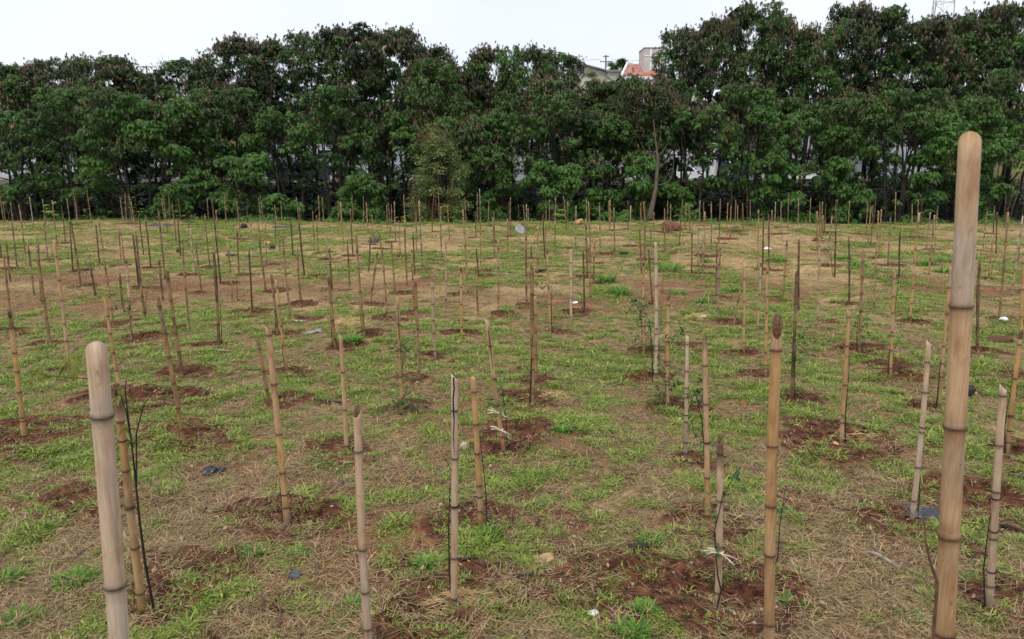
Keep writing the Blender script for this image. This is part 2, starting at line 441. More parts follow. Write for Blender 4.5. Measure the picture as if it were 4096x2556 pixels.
# ------------------------------------------------------------------ where the stakes stand (read off the photograph: top x,y, foot x,y, look)
# looks: g grey, p pale grey, t tan, b brown, d dark brown
K = 1024 / 2419
TABLE = {
 (0, 700): """0,205,38,470,g 28,250,50,435,t 95,245,125,440,g 112,440,165,890,g 175,280,215,450,t 190,335,240,745,t 278,205,318,490,p
 400,225,430,470,g 415,430,455,810,g 492,235,545,680,t 582,290,620,650,b 632,220,665,480,g 655,440,690,920,d 693,140,735,470,p 820,145,868,460,t
 905,460,940,850,b 930,410,975,720,t 980,780,1075,1425,b 668,430,768,1070,b 1120,490,1145,810,g 1135,510,1180,860,t 1133,205,1170,460,t
 1180,165,1190,380,g 1218,180,1245,420,g 1238,250,1268,470,t 1255,560,1315,1080,d 1285,560,1370,1345,b 1310,370,1358,755,d 1370,380,1425,885,b
 1497,340,1560,980,b 1525,225,1560,440,t 1540,180,1585,550,t 1595,195,1605,420,g 1625,280,1665,640,b 1685,220,1710,430,b 1680,410,1708,770,b
 1800,500,1835,950,p 1845,600,1908,1115,b 1722,650,1790,1445,b 1935,360,1985,885,b 1955,215,1972,440,g 2000,215,2085,1040,d 2040,330,2065,640,g
 2122,170,2135,415,t 2235,250,2275,610,g 2238,500,2258,960,b 2150,660,2195,1210,t 2335,220,2340,450,d 2370,440,2390,830,p 2352,715,2382,1300,d
 1500,780,1540,1190,b 1130,925,1160,1270,b 845,820,905,1150,b 357,630,400,1220,b 260,610,325,1150,g 60,640,100,1010,b 30,740,112,1480,b 0,640,15,790,b""",
 (1024, 700): """25,215,45,415,g 40,195,75,460,g 5,400,45,590,b 25,560,95,1110,b 88,450,100,850,t 175,280,200,470,g 180,430,183,600,d 200,440,228,735,g
 235,245,245,430,g 252,570,330,1380,b 325,390,350,770,d 380,205,410,480,g 405,430,460,960,d 412,315,415,440,g 535,340,552,615,b 572,380,590,740,b
 590,190,600,430,g 625,210,640,425,t 665,480,668,800,p 777,235,780,450,b 798,255,830,680,t 695,690,720,1100,b 388,660,420,1230,t 905,215,920,450,t
 890,310,918,770,b 862,620,885,1040,b 1015,195,1015,490,g 1043,260,1060,550,t 1095,370,1110,660,t 1080,580,1065,915,b 1150,710,1075,1240,t
 1165,550,1185,700,b 1190,710,1240,1365,b 1235,280,1240,490,g 1250,260,1272,550,g 1280,275,1283,450,g 1308,250,1320,635,g 1277,620,1315,1130,t
 1352,430,1365,770,t 1395,185,1412,480,g 1405,500,1430,1050,b 1470,700,1495,1320,t 1483,535,1500,950,d 1510,340,1515,710,t 1540,240,1575,900,g
 1665,370,1665,540,d 1723,150,1735,440,g 1747,295,1755,820,g 1793,635,1795,1245,p 1808,290,1830,620,t 1955,320,2010,1140,t 1970,210,1990,450,g
 2075,860,2100,1350,b 2080,690,2105,960,d 2072,370,2080,600,b 2092,180,2092,440,g 2113,130,2118,450,p 2120,430,2125,920,t 2200,235,2195,490,g
 2247,340,2260,640,b 2237,400,2255,790,t 2290,610,2290,1325,t 2405,210,2405,580,b 2390,250,2393,520,b 2375,410,2380,740,t""",
 (2048, 700): """60,275,65,445,d 107,275,120,470,t 135,275,140,520,p 152,315,155,450,g 133,530,140,1240,b 180,670,182,800,b 240,480,240,960,t 250,520,250,850,t
 293,370,315,800,b 323,320,318,640,t 353,235,355,510,g 390,280,395,445,b 413,210,405,745,g 487,195,520,520,t 527,250,525,440,g 605,290,602,690,p
 672,705,685,1320,b 695,410,715,970,b 703,230,710,520,g 722,250,745,830,t 720,590,745,1200,t 780,580,768,1040,t 827,260,832,750,g 917,240,920,530,t
 928,235,930,490,t 962,305,972,730,b 1095,240,1097,510,d 1122,285,1120,680,p 1217,260,1222,480,t 1240,250,1258,490,t 1205,480,1225,940,b
 1253,245,1255,800,b 1290,690,1330,1220,b 1307,480,1320,760,g 1340,350,1338,540,t 1443,310,1445,735,t 1472,235,1470,470,g 1500,275,1495,545,g
 1612,230,1580,665,b 1643,260,1640,520,t 1668,290,1685,555,b 1700,530,1697,940,b 1765,410,1760,870,g 1777,240,1770,480,p 1810,250,1812,520,t
 1822,340,1828,775,t 1812,530,1797,1060,p 1883,245,1885,700,g 1970,225,1955,650,b 1970,650,1945,1340,g 1935,650,1928,1160,b 2040,260,2030,580,t
 2070,280,2063,605,t 2115,235,2100,540,g 2133,270,2130,500,t 2180,260,2185,515,b 2253,230,2252,480,g 2185,910,2095,1410,b 2330,330,2320,900,t 2375,390,2365,950,b""",
 (3072, 700): """38,330,35,560,t 72,250,62,500,p 125,250,118,570,g 195,190,185,500,t 292,215,283,465,g 405,205,395,465,t 5,370,3,620,t 12,420,10,900,b
 180,610,137,1170,t 293,605,290,1285,b 465,340,465,720,t 490,250,485,600,t 515,250,500,620,t 548,275,530,550,b 520,380,515,560,t 487,580,470,1390,g
 608,370,550,860,p 645,230,630,480,b 658,228,645,490,b 640,490,628,970,b 773,245,758,460,g 762,570,765,1235,d 943,245,925,560,t 975,285,945,660,t
 993,280,968,680,b 1020,185,995,520,d 1045,330,997,1260,t 1072,320,1045,790,t 1160,395,1132,865,g 1208,160,1200,510,g 1247,530,1240,970,d
 1362,270,1358,590,g 1420,230,1408,560,b 1462,225,1440,470,d 1430,350,1345,1390,t 1535,350,1495,710,g 1575,375,1500,1120,t 1603,320,1575,760,p
 2070,350,2030,690,t 2140,285,2130,560,b 2165,350,2155,750,b 2125,600,2085,985,t 2250,170,2230,490,d 2410,380,2305,1105,p 2395,480,2365,830,g""",
}
STK = []                                        # [top px, top py, foot px, foot py, look, diameter or None, label or None, options]
for (ox, oy), txt in TABLE.items():
    for e in txt.split():
        a = e.split(',')
        STK.append([ox + float(a[0]) * K, oy + float(a[1]) * K, ox + float(a[2]) * K, oy + float(a[3]) * K, a[4], None, None, {}])
# the stakes of the front rows, one by one (photo pixels)
FRONT = [
 (383, 1356, 474, 2556, 'p', .047, 'thick pale blotched bamboo stake with rounded top, in front of the dark-topped stake', dict(off=1.62, cut='back', nodes=[1665, 2345], patch=[(1360, 1430, .7, .12), (1440, 1560, .6, .06), (1580, 1660, 1.0, .02), (1700, 2330, .78, .02), (2350, 2556, 1.0, .02)])),
 (3882, 524, 3773, 2556, 't', .050, 'thickest and tallest bamboo stake, its rounded tan top rising above the field into the trees', dict(off=1.78, cut='back', nodes=[1225, 1712, 2150, 2535], patch=[(520, 860, .45, .10), (900, 1215, 1.0, .16), (1230, 1700, .35, .05), (1740, 1990, .45, .34), (2000, 2140, .3, .12), (2170, 2530, .25, .22)])),
 (3110, 1258, 3086, 2556, 't', .043, 'thick tan bamboo stake with a large dark oval slanting cut facing the viewer', dict(off=2.85, cut='front', nodes=[1398, 1783, 2023, 2220, 2495])),
 (1428, 1622, 1476, 2556, 'p', .037, 'pale grey bamboo stake with slanting brown cut, its foot hidden below the frame', dict(off=3.15, cut='frontleft', nodes=[1805, 2198])),
 (466, 1532, 571, 2456, 't', .042, 'orange-brown bamboo stake with dark cut top, a black sapling stem tied along it', dict(cut='front', zone='darktop', ties=[1760, 2030])),
 (1818, 1490, 1815, 2451, 'p', .037, 'tall pale grey bamboo stake with a long dark crack down its split top', dict(cut='right', split=True, ties=[2020])),
 (2880, 1738, 2870, 2442, 'p', .034, 'short grey bamboo stake with dark cut top and a pale ribbon tied low round it', dict(cut='frontleft', zone='darktop', ribbon=[2205])),
 (4014, 1532, 3951, 2451, 'p', .039, 'grey-topped tan bamboo stake leaning outward beside the thickest stake, black ties round it', dict(cut='right', ties=[1990, 2120, 2282])),
 (1071, 1299, 1150, 2112, 't', .042, 'tan bamboo stake with a dark streak below its top, leaning, on dug soil', dict(cut='right', ties=[1977])),
 (1892, 1502, 1926, 2098, 't', .040, 'straw-coloured bamboo stake with round top just beside the cracked grey stake', dict(cut='back', ties=[1985])),
 (2818, 1348, 2832, 2086, 't', .036, 'tall tan bamboo stake with a blackened top knob, a twiggy sapling beside it', dict(cut='flat', zone='blacktop', ties=[1768])),
 (3716, 1356, 3648, 2072, 'p', .036, 'leaning grey bamboo stake with a black plastic sheet at its foot', dict(cut='right', ties=[1706])),
 (2749, 1340, 2742, 1833, 'p', .030, 'slim grey bamboo stake with three black ties, a white chip on its top', dict(cut='flat', ties=[1550, 1659, 1769])),
 (38, 1238, 99, 1765, 't', .040, 'brown bamboo stake with a black oval cut top, standing in a broad dug patch', dict(cut='front', zone='darktop', ties=[1682])),
 (631, 1189, 737, 1780, 'b', .036, 'dark brown leaning bamboo stake with black top in its own round patch of dug soil', dict(cut='flat', zone='blacktop')),
 (1947, 1269, 2014, 1799, 't', .036, 'crooked tan bamboo stake with two pale ribbons knotted round its lower half', dict(cut='right', ribbon=[1650, 1718], zone='streak')),
 (1362, 1331, 1386, 1799, 't', .036, 'tan bamboo stake with many dark rings, standing behind the pale slanting-cut stake', dict(cut='right')),
 (3396, 1233, 3364, 1778, 't', .033, 'pale tan bamboo stake with a thin climbing stem, in straw and dug soil', dict(cut='right', ties=[1688])),
 (4086, 1320, 4031, 1799, 't', .036, 'grey-brown bamboo stake with black jagged top close to the frame edge', dict(cut='front', zone='blacktop', ties=[1665, 1722])),
 (3806, 1060, 3754, 1642, 't', .034, 'bamboo stake half hidden behind the thickest stake', dict(cut='right', ties=[1452])),
 (1032, 1363, 1077, 1619, 'b', .034, 'short dark red-brown bamboo stake behind the leaning streaked stake', dict(cut='flat', zone='blacktop')),
 (1590, 1183, 1610, 1651, 't', .036, 'sturdy tan bamboo stake with a small green sapling wrapped round its middle', dict(cut='flat', zone='streak')),
 (2128, 1058, 2133, 1612, 'b', .038, 'tall split brown bamboo stake, dark stem at its side, second stake close behind', dict(cut='right', zone='blacktop', ties=[1436])),
 (2138, 1180, 2144, 1515, 'b', .036, 'brown bamboo stake standing right behind the tall split brown stake', dict(cut='flat')),
 (2675, 1178, 2670, 1638, 't', .038, 'tan bamboo stake with charred split top and green leaves at mid height', dict(cut='frontleft', zone='blacktop', ties=[1445, 1537])),
 (2622, 967, 2624, 1511, 'p', .038, 'tall pale bamboo stake beside the charred split-top stake, green weed at its foot', dict(cut='flat', ties=[1335, 1382])),
 (3187, 1083, 3163, 1617, 'd', .032, 'dark grey-brown bamboo stake just beside the dark oval cut of the thick tan stake', dict(cut='front', ties=[1438])),
 (3070, 1060, 3062, 1505, 't', .032, 'tan bamboo stake directly behind the dark oval cut of the thick tan stake', dict(cut='right', ties=[1460])),
 (3579, 1077, 3561, 1509, 't', .032, 'straw-coloured bamboo stake with a dark stem along it and leaves at its foot', dict(cut='right', ties=[1343])),
 (419, 1183, 490, 1618, 't', .034, 'tan bamboo stake directly behind the stake with the black sapling stem', dict(cut='right')),
 (667, 1075, 729, 1494, 'b', .037, 'orange-brown bamboo stake close behind the dark leaning one', dict(cut='right', zone='darktop')),
 (1105, 1114, 1151, 1502, 't', .032, 'thin tan bamboo stake behind the leaning streaked stake, dark stem at its foot', dict(cut='right')),
 (1661, 1127, 1678, 1528, 'b', .033, 'orange-brown bamboo stake just past the sturdy stake with the wrapped sapling', dict(cut='flat', zone='blacktop')),
]
for e in FRONT:
    STK.append([*e[:4], e[4], e[5], e[6], dict(e[7], front=True)])
# taller stakes of the middle rows whose feet fall in a second strip of the photograph
for e in [
 (855, 1005, 876, 1384, 'd', .037), (505, 1037, 528, 1363, 'g', .030), (217, 958, 277, 1483, 't', .034), (146, 986, 201, 1378, 'b', .038),
 (1314, 1106, 1344, 1403, 'b', .040), (1085, 1097, 1111, 1331, 'd', .034), (1424, 935, 1458, 1339, 'b', .036), (1729, 1127, 1742, 1435, 'g', .034),
 (1843, 1068, 1847, 1346, 't', .034), (2189, 1000, 2202, 1331, 't', .034), (2284, 996, 2285, 1287, 'p', .036), (2574, 1047, 2576, 1411, 't', .034),
 (2653, 1090, 2639, 1327, 'b', .030), (2978, 1047, 2975, 1411, 't', .032), (3043, 1051, 3030, 1323, 'g', .032), (3455, 996, 3437, 1409, 'b', .034),
 (4032, 848, 3995, 1287, 'b', .036), (3919, 1047, 3909, 1407, 'd', .034), (4093, 1030, 4072, 1500, 't', .036)]:
    STK.append([*e[:6], None, {}])

# feet and tops as points in the place
for s in STK:
    tx, ty, bx, by, look, dia, lab, op = s
    if 'off' in op:                                       # foot below the frame: stands on the near ground at this distance
        Y = op['off']
        q = at(bx, by, Y); t = at(tx, ty, Y)
        k = (t.x - q.x) / (t.z - q.z)
        z = float(base_z(q.x, Y))
        f = Vector((q.x + k * (z - q.z), Y, z))
    else:
        f = ground(bx, by)
        t = at(tx, ty, f.y)
    s.append(f); s.append(t)
FEET = np.array([[s[8].x, s[8].y] for s in STK])

# ------------------------------------------------------------------ the ground sheet
PITS = []
for i, s in enumerate(STK):
    fx, fy = s[8].x, s[8].y
    if s[7].get('front') or random.random() < 0.72:
        r = random.uniform(0.15, 0.32) if fy > 5.5 else random.uniform(0.18, 0.30)
        PITS.append((fx + random.uniform(-.12, .16), fy + random.uniform(-.1, .14), r))
for px, py, r in [(80, 1740, .62), (2060, 1735, .50), (2500, 2350, .55), (2880, 2380, .5), (1800, 2400, .42), (780, 2290, .38), (3330, 1760, .62), (760, 1740, .5),
                  (700, 1590, .45), (2760, 1390, .4), (3560, 1470, .4), (400, 1590, .35), (3880, 1990, .5), (1120, 2080, .45), (330, 2000, .45), (2320, 1250, .35)]:
    p = ground(px, py); PITS.append((p.x, p.y, r * .72))
PITS = np.array(PITS)

def pit_mask(x, y):
    """0..1 dug soil round the stakes, and the height of its rim"""
    x, y = np.asarray(x, float), np.asarray(y, float)
    m, h = np.zeros_like(x), np.zeros_like(x)
    wob = (fbm(x, y, 0.26, 3) - 0.5) * 0.55
    for px, py, r in PITS:
        sel = (np.abs(x - px) < r * 2.2) & (np.abs(y - py) < r * 2.2)
        if not sel.any():
            continue
        d = np.hypot((x[sel] - px) * 0.85, y[sel] - py) / r + wob[sel] / max(r, .2) * 0.8
        m[sel] = np.maximum(m[sel], sstep(1.25, 0.75, d))
        h[sel] += 0.035 * np.exp(-((d - 0.85) / 0.3) ** 2) - 0.035 * np.exp(-(d / 0.55) ** 2)
    return m, h

def cover(x, y):
    """how green and how bare the field is at a place"""
    x, y = np.asarray(x, float), np.asarray(y, float)
    gb = np.interp(y, [3, 4.6, 5.6, 8, 10.5, 11.5, 13, 16, 18, 22, 27, 31], [.36, .39, .52, .59, .61, .55, .42, .43, .47, .49, .46, .47])
    gb = gb - 0.14 * sstep(-1.5, -6, x) * sstep(11, 12.5, y) * sstep(17.5, 15.5, y)
    gb = gb - 0.10 * sstep(0.5, 2.0, x) * sstep(4.6, 3.8, y) - 0.07 * sstep(3, 12, x) * sstep(20, 25, y)
    lowf = np.interp(y, [4, 10, 14], [.35, .42, 1.3])
    g = gb + lowf * (fbm(x, y * 0.8, 1.2, 11) - 0.5) + 0.75 * (vnoise(x, y, 0.15, 23) - 0.5) + 0.6 * (vnoise(x, y, 0.065, 29) - 0.5) + 0.3 * (vnoise(x, y, 0.45, 33) - 0.5)
    bb = np.interp(y, [3, 4.5, 5.5, 9, 11, 12.5, 15.5, 17, 22, 31], [.40, .38, .26, .22, .26, .56, .54, .34, .18, .10])
    bare = bb + 1.0 * (fbm(x, y, 1.9, 31) - 0.5) + 0.5 * (fbm(x, y, 0.5, 37) - 0.5)
    return np.clip(g, 0, 1), np.clip(bare, 0, 1)

rows = [-8 + 0.3 * i for i in range(36)]
y = 2.8
while y < 36:
    rows.append(y); y += max(0.018, y * 0.0056)
while y < 420:
    rows.append(y); y *= 1.03
rows = np.array(rows); ncol = 370
u = np.linspace(-1, 1, ncol)
u = np.sign(u) * np.abs(u) ** 1.15
gy = np.repeat(rows[:, None], ncol, 1)
gx = u[None, :] * (0.86 * np.maximum(gy, 3) + 5)
X, Yg = gx.ravel(), gy.ravel()
pm, ph = pit_mask(X, Yg)
field = sstep(edge_y(X) + 1.5, edge_y(X), Yg)
lump = (fbm(X, Yg, 0.5, 41) - 0.5) * 0.05 + (fbm(X, Yg, 0.11, 43) - 0.5) * 0.022 * sstep(14, 8, Yg)
Z = base_z(X, Yg) + (lump + ph) * field + (fbm(X, Yg, 3, 47) - 0.5) * 0.3 * sstep(34, 38, Yg)
ga, ba = cover(X, Yg)
hill = sstep(72, 82, Yg)
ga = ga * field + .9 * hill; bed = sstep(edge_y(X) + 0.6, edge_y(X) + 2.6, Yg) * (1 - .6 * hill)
nr = len(rows)
i0 = (np.arange(nr - 1)[:, None] * ncol + np.arange(ncol - 1)[None, :]).ravel()
quads = np.stack([i0, i0 + 1, i0 + ncol + 1, i0 + ncol], 1)
me = mesh_np('ground', np.stack([X, Yg, Z], 1), quads, [M['ground']], smooth=True, attrs={'green': ga, 'bare': ba, 'pit': pm * field, 'bed': bed, 'mulch': np.clip(sstep(6.2, 4.4, Yg) * .45 + sstep(13.5, 9, Yg) * .6, 0, 1) * sstep(.1, .45, fbm(X, Yg, .9, 91))})
g = obj('ground', me); g['kind'] = 'structure'
GZ = Z.reshape(nr, ncol)

def surf_z(x, y):
    """height of the finished ground sheet"""
    x, y = np.atleast_1d(np.asarray(x, float)), np.atleast_1d(np.asarray(y, float))
    r = np.clip(np.searchsorted(rows, y) - 1, 0, nr - 2)
    fr = np.clip((y - rows[r]) / (rows[r + 1] - rows[r]), 0, 1)
    hw = 0.86 * np.maximum(y, 3) + 5
    uu = np.clip(x / hw, -0.999, 0.999)
    c = np.clip(np.searchsorted(u, uu) - 1, 0, ncol - 2)
    fc = (uu - u[c]) / (u[c + 1] - u[c])
    z0 = GZ[r, c] * (1 - fc) + GZ[r, c + 1] * fc
    z1 = GZ[r + 1, c] * (1 - fc) + GZ[r + 1, c + 1] * fc
    return z0 * (1 - fr) + z1 * fr

def sz(x, y):
    return float(surf_z(x, y)[0])

# street behind the stream
street = MB().add([(-70, 58.5, .66), (70, 58.5, .66), (70, 70, .66), (-70, 70, .66)], [(0, 1, 2, 3)]).build('street', M['asphalt'])
street['kind'] = 'structure'

# ------------------------------------------------------------------ bamboo stakes
LOOK = {'g': (.65, .22), 'p': (.92, .03), 't': (.18, .12), 'b': (.08, .50), 'd': (.25, .80)}
WORD = {'g': 'grey', 'p': 'pale', 't': 'tan', 'b': 'brown', 'd': 'dark'}

VIEW = [0.0]
def cane_geometry(L, lean, r0, r1, nodes, sides, cut, op, look, seed):
    """one bamboo cane from its foot (buried a little) to its slanting cut; local to the foot"""
    rs = random.Random(seed)
    near = sides > 8
    S = {-0.12, L}
    step = 0.05 if near else 0.16
    k = 0.0
    while k < L - 0.02:
        S.add(round(k, 4)); k += step
    for n_ in nodes:
        for d in (-0.014, -0.005, 0.0, 0.005, 0.014):
            S.add(round(n_ + d, 4))
    S = sorted(x for x in S if x <= L)
    ax = Vector(lean).normalized()
    a = ax.cross(Vector((0, 1, 0))).normalized(); b_ = ax.cross(a)
    ph1, ph2, amp = rs.uniform(0, 6.3), rs.uniform(0, 6.3), rs.uniform(0.002, 0.010) * (L / 1.2)
    gb, db = LOOK[look]
    if not near:
        db = min(.85, db + rs.uniform(0, .3))
    edges = [-1] + list(nodes) + [9]
    seg_g = [min(1, max(0, gb + rs.uniform(-.3, .25))) for _ in edges]
    seg_d = [min(1, max(0, db + rs.choice([0, 0, rs.uniform(-.25, .3)]))) for _ in edges]
    zone = op.get('zone')
    v, at_g, at_d, at_n = [], [], [], []
    az = VIEW[0] + {'front': -math.pi / 2, 'back': math.pi / 2, 'right': 0.0, 'frontleft': -2.3, 'flat': rs.uniform(0, 6.3)}[cut]
    slope = {'front': 2.3, 'back': 1.1, 'right': 1.0, 'frontleft': 1.5, 'flat': 0.35}[cut]
    def centre(s):
        bend = math.sin(math.pi * max(s, 0) / L) * amp
        return ax * s + a * (bend * math.cos(ph1)) + b_ * (bend * math.sin(ph1))
    def rad(s):
        t = max(s, 0) / L
        r = r0 + (r1 - r0) * t
        for n_ in nodes:
            d = abs(s - n_)
            if d < 0.04:
                r *= 1 + 0.13 * math.exp(-(d / 0.007) ** 2) + 0.03 * math.exp(-(d / 0.02) ** 2)
        return r
    split_phi = -math.pi / 2 + 0.25
    for s in S:
        p, r = centre(s), rad(s)
        j = max(i for i in range(len(edges)) if edges[i] <= s + 1e-6)
        gg, dd = seg_g[j], seg_d[j]
        dd = min(1, dd + (0 if near else .22 * math.sin(s * 9 + ph2) ** 2))
        fr = s / L
        if zone in ('darktop', 'blacktop'):
            lim = L - (0.16 if zone == 'darktop' else 0.05)
            dd = max(dd, (0.75 if zone == 'darktop' else 0.97) * float(sstep(lim - 0.05, lim + 0.03, s)))
        for s0_, s1_, g2_, d2_ in op.get('spans', []):
            k_ = float(sstep(s0_ - .03, s0_ + .02, s) * sstep(s1_ + .03, s1_ - .02, s))
            gg += (g2_ - gg) * k_; dd += (d2_ - dd) * k_
        if fr < 0.06:
            dd = max(dd, 0.55)
        nn = max([math.exp(-((s - n_) / 0.006) ** 2) + .38 * math.exp(-((s - n_ - .006) / 0.028) ** 2) for n_ in nodes] + [0])
        for q in range(sides):
            t = 2 * math.pi * q / sides
            o = a * math.cos(t) + b_ * math.sin(t)
            # t measured in world azimuth so that cuts face the chosen way
            wx, wy = o.x, o.y
            lo = 0.0
            if s == L:
                lo = r * slope * (1 + wx * math.cos(az) + wy * math.sin(az))
            v.append(p + o * r - ax * lo)
            at_g.append(gg)
            d2 = dd
            if zone == 'streak' and wy < -0.3 and 0.62 < fr < 0.93 and abs(wx - 0.25) < 0.35:
                d2 = 0.9
            at_d.append(d2); at_n.append(nn * 0.9)
    f, mi = [], []
    n = len(S)
    # drop rings that the slanting cut has passed
    f = [(i * sides + q, i * sides + (q + 1) % sides, (i + 1) * sides + (q + 1) % sides, (i + 1) * sides + q) for i in range(n - 1) for q in range(sides)]
    mi = [0] * len(f)
    low = L - 2.05 * slope * r1
    for i in range(n - 1):
        if low < S[i] < L:
            for q in range(sides):
                k = i * sides + q
                top = v[(n - 1) * sides + q]
                frac = min(1, (S[i] - low) / (L - low))
                bot = centre(low) + (v[k] - centre(S[i]))
                v[k] = bot.lerp(top, frac * 0.98)
    # wall thickness, hollow inside
    base = len(v)
    for ring in range(2):
        for q in range(sides):
            top = v[(n - 1) * sides + q]
            c0 = centre(L)
            o = top - c0; o -= ax * o.dot(ax)
            p = top - o * 0.34
            if ring:
                p = p - ax * 0.06
            v.append(p); at_g.append(.2); at_d.append(0.6 if not ring else 1.0); at_n.append(0)
    for q in range(sides):
        k = (n - 1) * sides
        f.append((k + q, k + (q + 1) % sides, base + (q + 1) % sides, base + q)); mi.append(1)
        f.append((base + q, base + (q + 1) % sides, base + sides + (q + 1) % sides, base + sides + q)); mi.append(1)
    f.append(tuple(base + sides + q for q in range(sides))); mi.append(1)
    return v, f, mi, at_g, at_d, at_n, centre, rad

def ring_mesh(name, centre, ax, r, tr, mat, sides=14, sec=5):
    a = ax.cross(Vector((0, 1, 0))).normalized(); b_ = ax.cross(a)
    v, f = [], []
    for i in range(sides):
        t = 2 * math.pi * i / sides
        o = a * math.cos(t) + b_ * math.sin(t)
        for k in range(sec):
            q = 2 * math.pi * k / sec
            v.append(centre + o * (r + tr * math.cos(q)) + ax * (tr * math.sin(q)))
    for i in range(sides):
        for k in range(sec):
            f.append((i * sec + k, ((i + 1) % sides) * sec + k, ((i + 1) % sides) * sec + (k + 1) % sec, i * sec + (k + 1) % sec))
    return mesh_np(name, v, f, [mat], smooth=True)

# labels: rows the eye can find, counted from the left
ORD = ['first', 'second', 'third', 'fourth', 'fifth', 'sixth', 'seventh', 'eighth', 'ninth', 'tenth', 'eleventh', 'twelfth', 'thirteenth', 'fourteenth', 'fifteenth',
       'sixteenth', 'seventeenth', 'eighteenth', 'nineteenth']
TENS = {2: 'twent', 3: 'thirt', 4: 'fort', 5: 'fift', 6: 'sixt', 7: 'sevent', 8: 'eight', 9: 'ninet'}
def ordinal(n):
    if n <= 19:
        return ORD[n - 1]
    t, o = divmod(n, 10)
    return TENS[t] + ('ieth' if o == 0 else 'y-' + ORD[o - 1])
BANDS = [(0, 903, 'of those silhouetted along the far field edge', 'stakes along the far edge of the field'),
         (903, 962, 'of those rooted in the yellowish far strip', 'stakes in the yellowish far strip'),
         (962, 1040, 'of those rooted in the far grass patches', 'stakes among the far grass patches'),
         (1040, 1150, 'of those rooted in the reddish bare strip', 'stakes in the reddish bare strip'),
         (1150, 1255, 'of those rooted where green turf begins', 'stakes where the green turf begins'),
         (1255, 1560, 'of those rooted in the middle turf', 'stakes in the middle of the turf')]
for lo, hi, phrase, grp in BANDS:
    row = sorted([s for s in STK if s[6] is None and lo <= s[3] < hi], key=lambda s: s[2])
    for i, s in enumerate(row):
        h = (s[9] - s[8]).length
        lean = abs(s[9].x - s[8].x) / max(h, .1)
        size = 'leaning ' if lean > 0.16 else ('tall ' if h > 1.55 else ('short ' if h < 0.85 else 'slim '))
        s[6] = f'{size}{WORD[s[4]]} bamboo stake, {ordinal(i + 1)} from the left {phrase}'
        s[7]['group'] = grp

